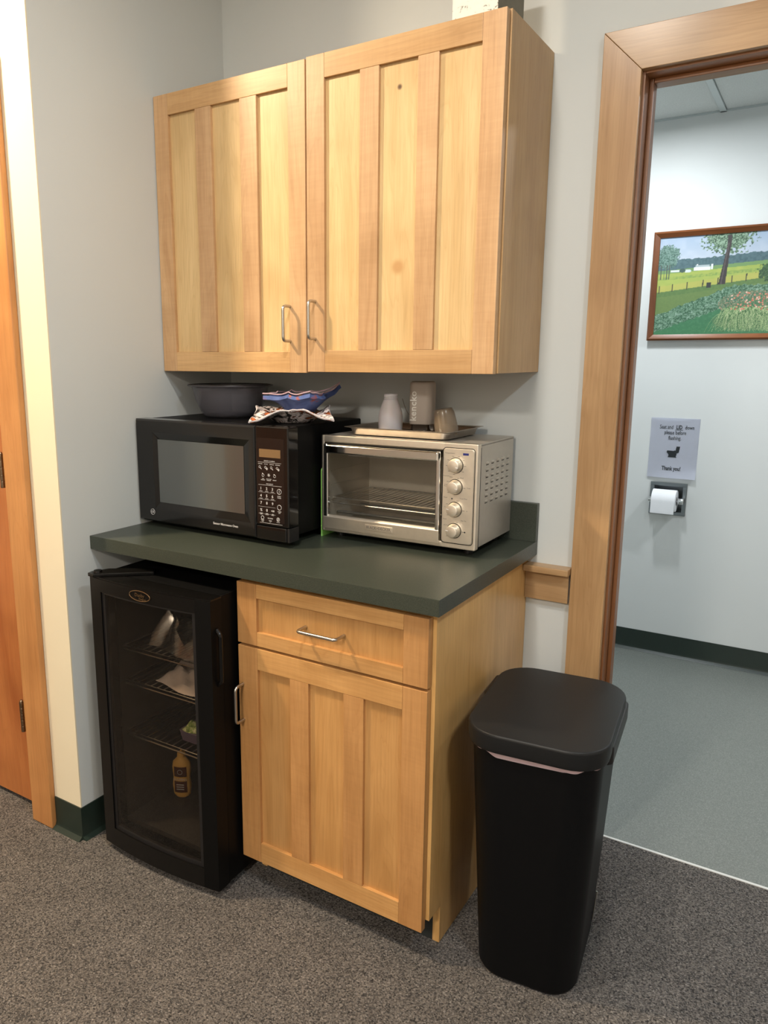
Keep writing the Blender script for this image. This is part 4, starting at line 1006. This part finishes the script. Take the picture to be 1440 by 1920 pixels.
def paint_colors(NX, NZ):
    r = np.random.RandomState(4)
    # s: 0..1 over what the photograph shows (continues past 1), t: 0 top .. 1 bottom
    s = np.linspace(0, (PW - 2 * FWW) / 0.430, NX)[None, :].repeat(NZ, 0); t = np.linspace(1, 0, NZ)[:, None].repeat(NX, 1)
    def vn(fx, fz, seed):
        q = np.random.RandomState(seed); gx, gz = int(fx) + 3, int(fz) + 3; G = q.rand(gz, gx)
        x = s / s.max() * fx; z = t * fz; xi = x.astype(int); zi = z.astype(int); xf = x - xi; zf = z - zi
        xf = xf * xf * (3 - 2 * xf); zf = zf * zf * (3 - 2 * zf)
        return (G[zi, xi] * (1 - xf) * (1 - zf) + G[zi, xi + 1] * xf * (1 - zf) + G[zi + 1, xi] * (1 - xf) * zf + G[zi + 1, xi + 1] * xf * zf)
    C = np.zeros((NZ, NX, 3))
    def put(mask, col, k=1.0):
        m = (mask.astype(float) * k)[..., None]; C[:] = C * (1 - m) + np.array(col) / 255.0 * m
    def blend(m, col):
        m = np.clip(m, 0, 1)[..., None]; C[:] = C * (1 - m) + np.array(col) / 255.0 * m
    n1 = vn(30, 18, 1); n2 = vn(120, 70, 2); n3 = vn(220, 130, 3); n4 = vn(60, 10, 5)
    put(t >= 0, (158, 182, 210)); blend(t / 0.28, (196, 208, 224)); blend((n1 - 0.5) * 0.5, (220, 226, 236))
    ridge = 0.235 - 0.05 * np.clip(s - 0.3, 0, 1) + 0.02 * (n4 - 0.5)
    put(t > ridge, (84, 116, 124)); blend((t > ridge) * (n2 - 0.35) * 0.9, (56, 88, 96))
    hill = 0.335 - 0.055 * np.clip(s - 0.1, 0, 1.2)
    put(t > hill, (120, 160, 96)); put(t > hill + 0.035, (168, 188, 84)); blend((t > hill + 0.04) * (n1 - 0.3) * 0.8, (196, 200, 92)); blend((t > hill + 0.07) * (t < hill + 0.10) * n2, (130, 165, 80))
    lane = 0.56 - 0.11 * s
    blend((t > lane - 0.06) * 0.6 * (t < lane), (196, 186, 88))
    put(t > lane, (104, 138, 74)); blend((t > lane) * n2 * 0.5, (80, 118, 66)); blend((t > lane + 0.05) * 0.5, (120, 145, 78))
    for i in range(10):
        fx = 0.03 + i * 0.135 + 0.01 * math.sin(i * 5); fb = 0.56 - 0.11 * fx
        put((abs(s - fx - (0.5 - t) * 0.03) < 0.005) & (t < fb + 0.01) & (t > fb - 0.065), (70, 74, 62))
    bush = 0.80 - 0.40 * s + 0.03 * (n4 - 0.5) + 0.10 * np.clip(s - 0.72, 0, 1) * 4
    put((t > bush), (78, 122, 92)); blend((t > bush) * (n3 > 0.55) * 0.7, (128, 168, 140)); blend((t > bush) * (n3 < 0.35) * 0.7, (48, 92, 66)); blend((t > bush) * (n2 > 0.8) * 0.5, (176, 204, 188))
    lawn = 0.97 - 0.36 * s + 0.02 * (n4 - 0.5)
    put(t > np.maximum(lawn, 0.60), (62, 128, 86)); blend((t > np.maximum(lawn, 0.60)) * (n2 - 0.3) * 0.7, (84, 152, 104)); blend(np.clip((t - 0.85) * 4, 0, 1) * (t > lawn) * 0.6, (66, 140, 86))
    # far trees left and trunks
    d = np.hypot((s - 0.09) / 0.115, (t - 0.20) / 0.12)
    put((d < 0.85 + 0.45 * (n2 - 0.3)), (88, 128, 112)); blend((d < 1) * (n3 > 0.55) * 0.8, (126, 160, 150)); blend((d < 1) * (n3 < 0.3) * 0.7, (58, 92, 84))
    for x0 in (0.035, 0.065, 0.09, 0.115): put((abs(s - x0) < 0.004) & (t > 0.28) & (t < 0.43), (84, 92, 84))
    # barns
    put((s > 0.345) & (s < 0.50) & (t > 0.318 + 0.0) & (t < 0.350), (236, 240, 240)); put((s > 0.36) & (s < 0.49) & (t > 0.298) & (t < 0.320), (176, 192, 196))
    put((s > 0.37) & (s < 0.385) & (t > 0.288) & (t < 0.30), (240, 240, 240)); put((s > 0.505) & (s < 0.525) & (t > 0.295) & (t < 0.345), (232, 236, 236)); put((s > 0.13) & (s < 0.215) & (t > 0.338) & (t < 0.358), (222, 230, 232))
    put(np.hypot((s - 0.29) / 0.035, (t - 0.352) / 0.016) < 1, (214, 226, 226)); put(np.hypot((s - 0.24) / 0.03, (t - 0.345) / 0.02) < 1, (70, 98, 92))
    # big tree
    d = np.hypot((s - 0.64) / 0.27, (t - 0.03) / 0.20)
    crown = d < 0.72 + 0.62 * (n2 - 0.35)
    put(crown, (98, 134, 104)); blend(crown * (n3 > 0.6) * 0.8, (156, 186, 158)); blend(crown * (n3 < 0.35) * 0.8, (52, 78, 60))
    tw = 0.018 + 0.014 * np.clip((t - 0.2) / 0.3, 0, 1)
    put((abs(s - (0.655 - 0.10 * np.clip(t - 0.1, 0, 1) * 1.0)) < tw) & (t > 0.02) & (t < 0.50), (66, 60, 62)); blend((abs(s - (0.648 - 0.10 * (t - 0.1))) < 0.006) * (t > 0.1) * (t < 0.5) * 0.6, (110, 100, 98))
    put((s > 0.475) & (s < 0.52) & (t > 0.475) & (t < 0.53), (58, 62, 62))
    # right bush
    d = np.hypot((s - 1.05) / 0.12, (t - 0.40) / 0.09); put(d < 0.9 + 0.5 * (n2 - 0.4), (50, 88, 56)); blend((d < 1) * (n3 > 0.6) * 0.7, (90, 130, 80))
    # long-leaved plant with flowers
    base_x, base_t = 0.86, 0.90
    reg = (np.hypot((s - 0.90) / 0.30, (t - 0.70) / 0.13) < 1)
    blend(reg * (n2 > 0.45) * 0.7, (116, 132, 96)); blend(reg * (n3 > 0.80) * 0.9, (206, 146, 124)); blend(reg * (n3 < 0.3) * 0.6, (88, 112, 84))
    blend((np.hypot((s - 0.98) / 0.42, (t - 0.86) / 0.10) < 1) * 0.6, (92, 128, 84))
    for i in range(1100):
        a = r.uniform(-1, 1); x0 = 0.90 + r.uniform(-0.22, 0.5); L = r.uniform(0.08, 0.20); z0 = 0.80 + r.uniform(-0.05, 0.02)
        col = [(150, 182, 120), (96, 140, 84), (176, 196, 140), (64, 108, 66)][r.randint(4)]
        for q in np.linspace(0, 1, 40):
            xx = x0 + a * L * q; zz = z0 - 0.05 * math.sin(q * PI) + 0.15 * q * q
            xi = int(xx / s.max() * (NX - 1)); zi = int((1 - zz) * (NZ - 1))
            if 0 <= xi < NX and 0 <= zi < NZ: C[zi, xi] = np.array(col) / 255.0
    for i in range(90):
        xx = r.uniform(0.72, 1.25); zz = r.uniform(0.58, 0.76) + 0.10 * max(0, 0.85 - xx)
        xi = int(xx / s.max() * (NX - 1)); zi = int((1 - zz) * (NZ - 1)); col = [(226, 140, 112), (236, 196, 176), (204, 104, 84)][r.randint(3)]
        if 1 <= xi < NX - 2 and 1 <= zi < NZ - 2: C[zi - 1:zi + 2, xi - 1:xi + 2] = np.array(col) / 255.0
    g_ = C.mean(2, keepdims=True); C = g_ + (C - g_) * 0.86
    return np.clip(C * 0.92, 0, 1)
NX, NZ = 380, 210
C = paint_colors(NX, NZ)
lin = np.where(C <= 0.04045, C / 12.92, ((C + 0.055) / 1.055) ** 2.4)
xs = np.linspace(FWW - 0.003, PW - FWW + 0.003, NX); zs = np.linspace(FWW - 0.003, PH - FWW + 0.003, NZ)
VX, VZ = np.meshgrid(xs, zs)
verts = np.stack([VX.ravel(), np.full(NX * NZ, -0.012), VZ.ravel()], 1)
idx = np.arange(NX * NZ).reshape(NZ, NX)
faces = np.stack([idx[:-1, :-1].ravel(), idx[:-1, 1:].ravel(), idx[1:, 1:].ravel(), idx[1:, :-1].ravel()], 1)
me = bpy.data.meshes.new('canvas'); me.from_pydata(verts.tolist(), [], faces.tolist())
at = me.color_attributes.new('paint', 'FLOAT_COLOR', 'POINT')
at.data.foreach_set('color', np.concatenate([lin.reshape(-1, 3), np.ones((NX * NZ, 1))], 1).astype(np.float32).ravel())
m = NT('painted_canvas'); bb = m.bsdf(Roughness=0.45); a_ = m.n('ShaderNodeAttribute'); a_.attribute_name = 'paint'; m.l(a_.outputs['Color'], bb.inputs['Base Color'])
me.materials.append(m.m); o = bpy.data.objects.new('canvas', me); COL.objects.link(o); o.parent = pic
obj('backing_board', box(0.01, PW - 0.01, -0.010, -0.001, 0.01, PH - 0.01), 'grey_box', pic)

# paper notice
SW, SH = 0.210, 0.278
nt = empty('paper_notice', (1.036, BY, 0.866), 'white paper toilet notice taped above the toilet roll', 'sign', 0)
nt.rotation_euler = (0, 0, 0)
def disp(x, z):
    return -0.0015 - 0.014 * max(0, 1 - z / 0.07) ** 2 * (0.3 + 0.7 * x / SW) - 0.0015 * math.sin(5 * x / SW) - 0.004 * max(0, (z - 0.24) / 0.04) * abs(math.sin(PI * x / SW))
b = bmesh.new(); G = []
for i in range(17):
    row = []
    for j in range(17):
        x, z = SW * i / 16, SH * j / 16
        row.append(b.verts.new((x, disp(x, z), z)))
    G.append(row)
for i in range(16):
    for j in range(16): b.faces.new((G[i][j], G[i + 1][j], G[i + 1][j + 1], G[i][j + 1]))
bmesh.ops.solidify(b, geom=b.faces[:], thickness=-0.0003) 
obj('sheet', b, 'paper', nt)
b = bmesh.new()
for s_, sz, x, z, bo in (('Seat and', 0.0255, 0.069, 0.236, 0.0), ('LID', 0.0255, 0.124, 0.236, 0.0006), ('down', 0.0255, 0.168, 0.236, 0.0), ('please before', 0.0255, 0.108, 0.211, 0.0), ('flushing.', 0.0255, 0.108, 0.186, 0.0), ('Thank you!', 0.0265, 0.103, 0.044, 0.0006)):
    add_text(b, s_, sz, (x, 0, z), bold=bo, depth=0.0002, sx=0.68)
box(0.107, 0.140, -0.0002, 0.0002, 0.2235, 0.2250, bm=b)
for v in b.verts: v.co.y += disp(v.co.x, v.co.z) - 0.0010
obj('lettering', b, 'black_print', nt)
tp = [(0.080, 0.128), (0.108, 0.127), (0.113, 0.130), (0.116, 0.128), (0.119, 0.148), (0.134, 0.148), (0.130, 0.120), (0.120, 0.116), (0.121, 0.108), (0.118, 0.103), (0.122, 0.097), (0.084, 0.097), (0.087, 0.104), (0.086, 0.111), (0.078, 0.120)]
b = prism(tp, 'y', -0.0004, 0.0004)
for v in b.verts: v.co.y += disp(v.co.x, v.co.z) - 0.0012
obj('toilet_pictogram', b, 'black_print', nt)

# recessed holder and roll
hd = empty('toilet_paper_holder', (1.056, BY, 0.691), 'satin steel recessed toilet paper holder below the paper notice', 'paper holder')
HX = lambda x: x - 1.056
HZ = lambda z: z - 0.691
b = bmesh.new()
box(0, 0.160, -0.006, 0.0, 0.137, 0.153, 0.0015, bm=b); box(0, 0.160, -0.006, 0, 0, 0.0155, 0.0015, bm=b); box(0, 0.0175, -0.006, 0, 0.0155, 0.137, 0.0015, bm=b); box(0.1425, 0.160, -0.006, 0, 0.0155, 0.137, 0.0015, bm=b)
obj('face_plate', b, 'steel_plate', hd)
b = box(0.0163, 0.018, 0.0, 0.098, 0.0145, 0.1405); box(0.142, 0.1437, 0.0, 0.098, 0.0145, 0.1405, bm=b); box(0.018, 0.142, 0.0965, 0.098, 0.0145, 0.1405, bm=b); box(0.018, 0.142, 0.0, 0.0965, 0.0145, 0.016, bm=b); box(0.018, 0.142, 0.0, 0.0965, 0.139, 0.1405, bm=b)
obj('recess_box', b, 'steel_plate', hd)
RY, RZ = -0.038, 0.074
b = bmesh.new()
tube([(0.008, -0.004, RZ), (0.008, RY, RZ)], 0.0045, 10, bm=b); lathe([(0.011, 0.002), (0.012, 0.004), (0.012, 0.014), (0.009, 0.016)], (0, RY, RZ), 20, 'x', bm=b)
lathe([(0.013, 0.130), (0.015, 0.134), (0.015, 0.150), (0.011, 0.154)], (0, RY, RZ), 20, 'x', bm=b)
prism([(-0.004, RZ - 0.02), (-0.004, RZ + 0.014), (RY - 0.006, RZ + 0.010), (RY - 0.006, RZ - 0.008)], 'x', 0.138, 0.152, 0.003, bm=b)
tube([(0.014, RY, RZ), (0.134, RY, RZ)], 0.006, 12, bm=b)
obj('roller_arm', b, 'chrome', hd)
rl = empty('toilet_roll', (1.056 + 0.072, BY + RY, 0.691 + RZ), 'white toilet paper roll in the steel wall holder', 'toilet roll')
b = lathe([(0.020, -0.052), (0.049, -0.052), (0.050, -0.050), (0.050, 0.050), (0.049, 0.052), (0.020, 0.052), (0.020, -0.052)], (0, 0, 0), 44, 'x', cap=False)
obj('roll', b, 'tp', rl, smooth=50)
b = bmesh.new(); path = [(-0.0515 * math.sin(a), 0.0515 * math.cos(a)) for a in [0.1 + i * (PI / 2 - 0.1) / 10 for i in range(11)]] + [(-0.0518, -0.02), (-0.0518, -0.045), (-0.0512, -0.056)]
L_ = [b.verts.new((-0.051, p[0], p[1])) for p in path]; R_ = [b.verts.new((0.051, p[0], p[1])) for p in path]
for i in range(len(path) - 1): b.faces.new((L_[i], R_[i], R_[i + 1], L_[i + 1]))
bmesh.ops.recalc_face_normals(b, faces=b.faces); bmesh.ops.solidify(b, geom=b.faces[:], thickness=0.0006); bmesh.ops.recalc_face_normals(b, faces=b.faces)
obj('hanging_sheet', b, 'tp', rl, smooth=0)
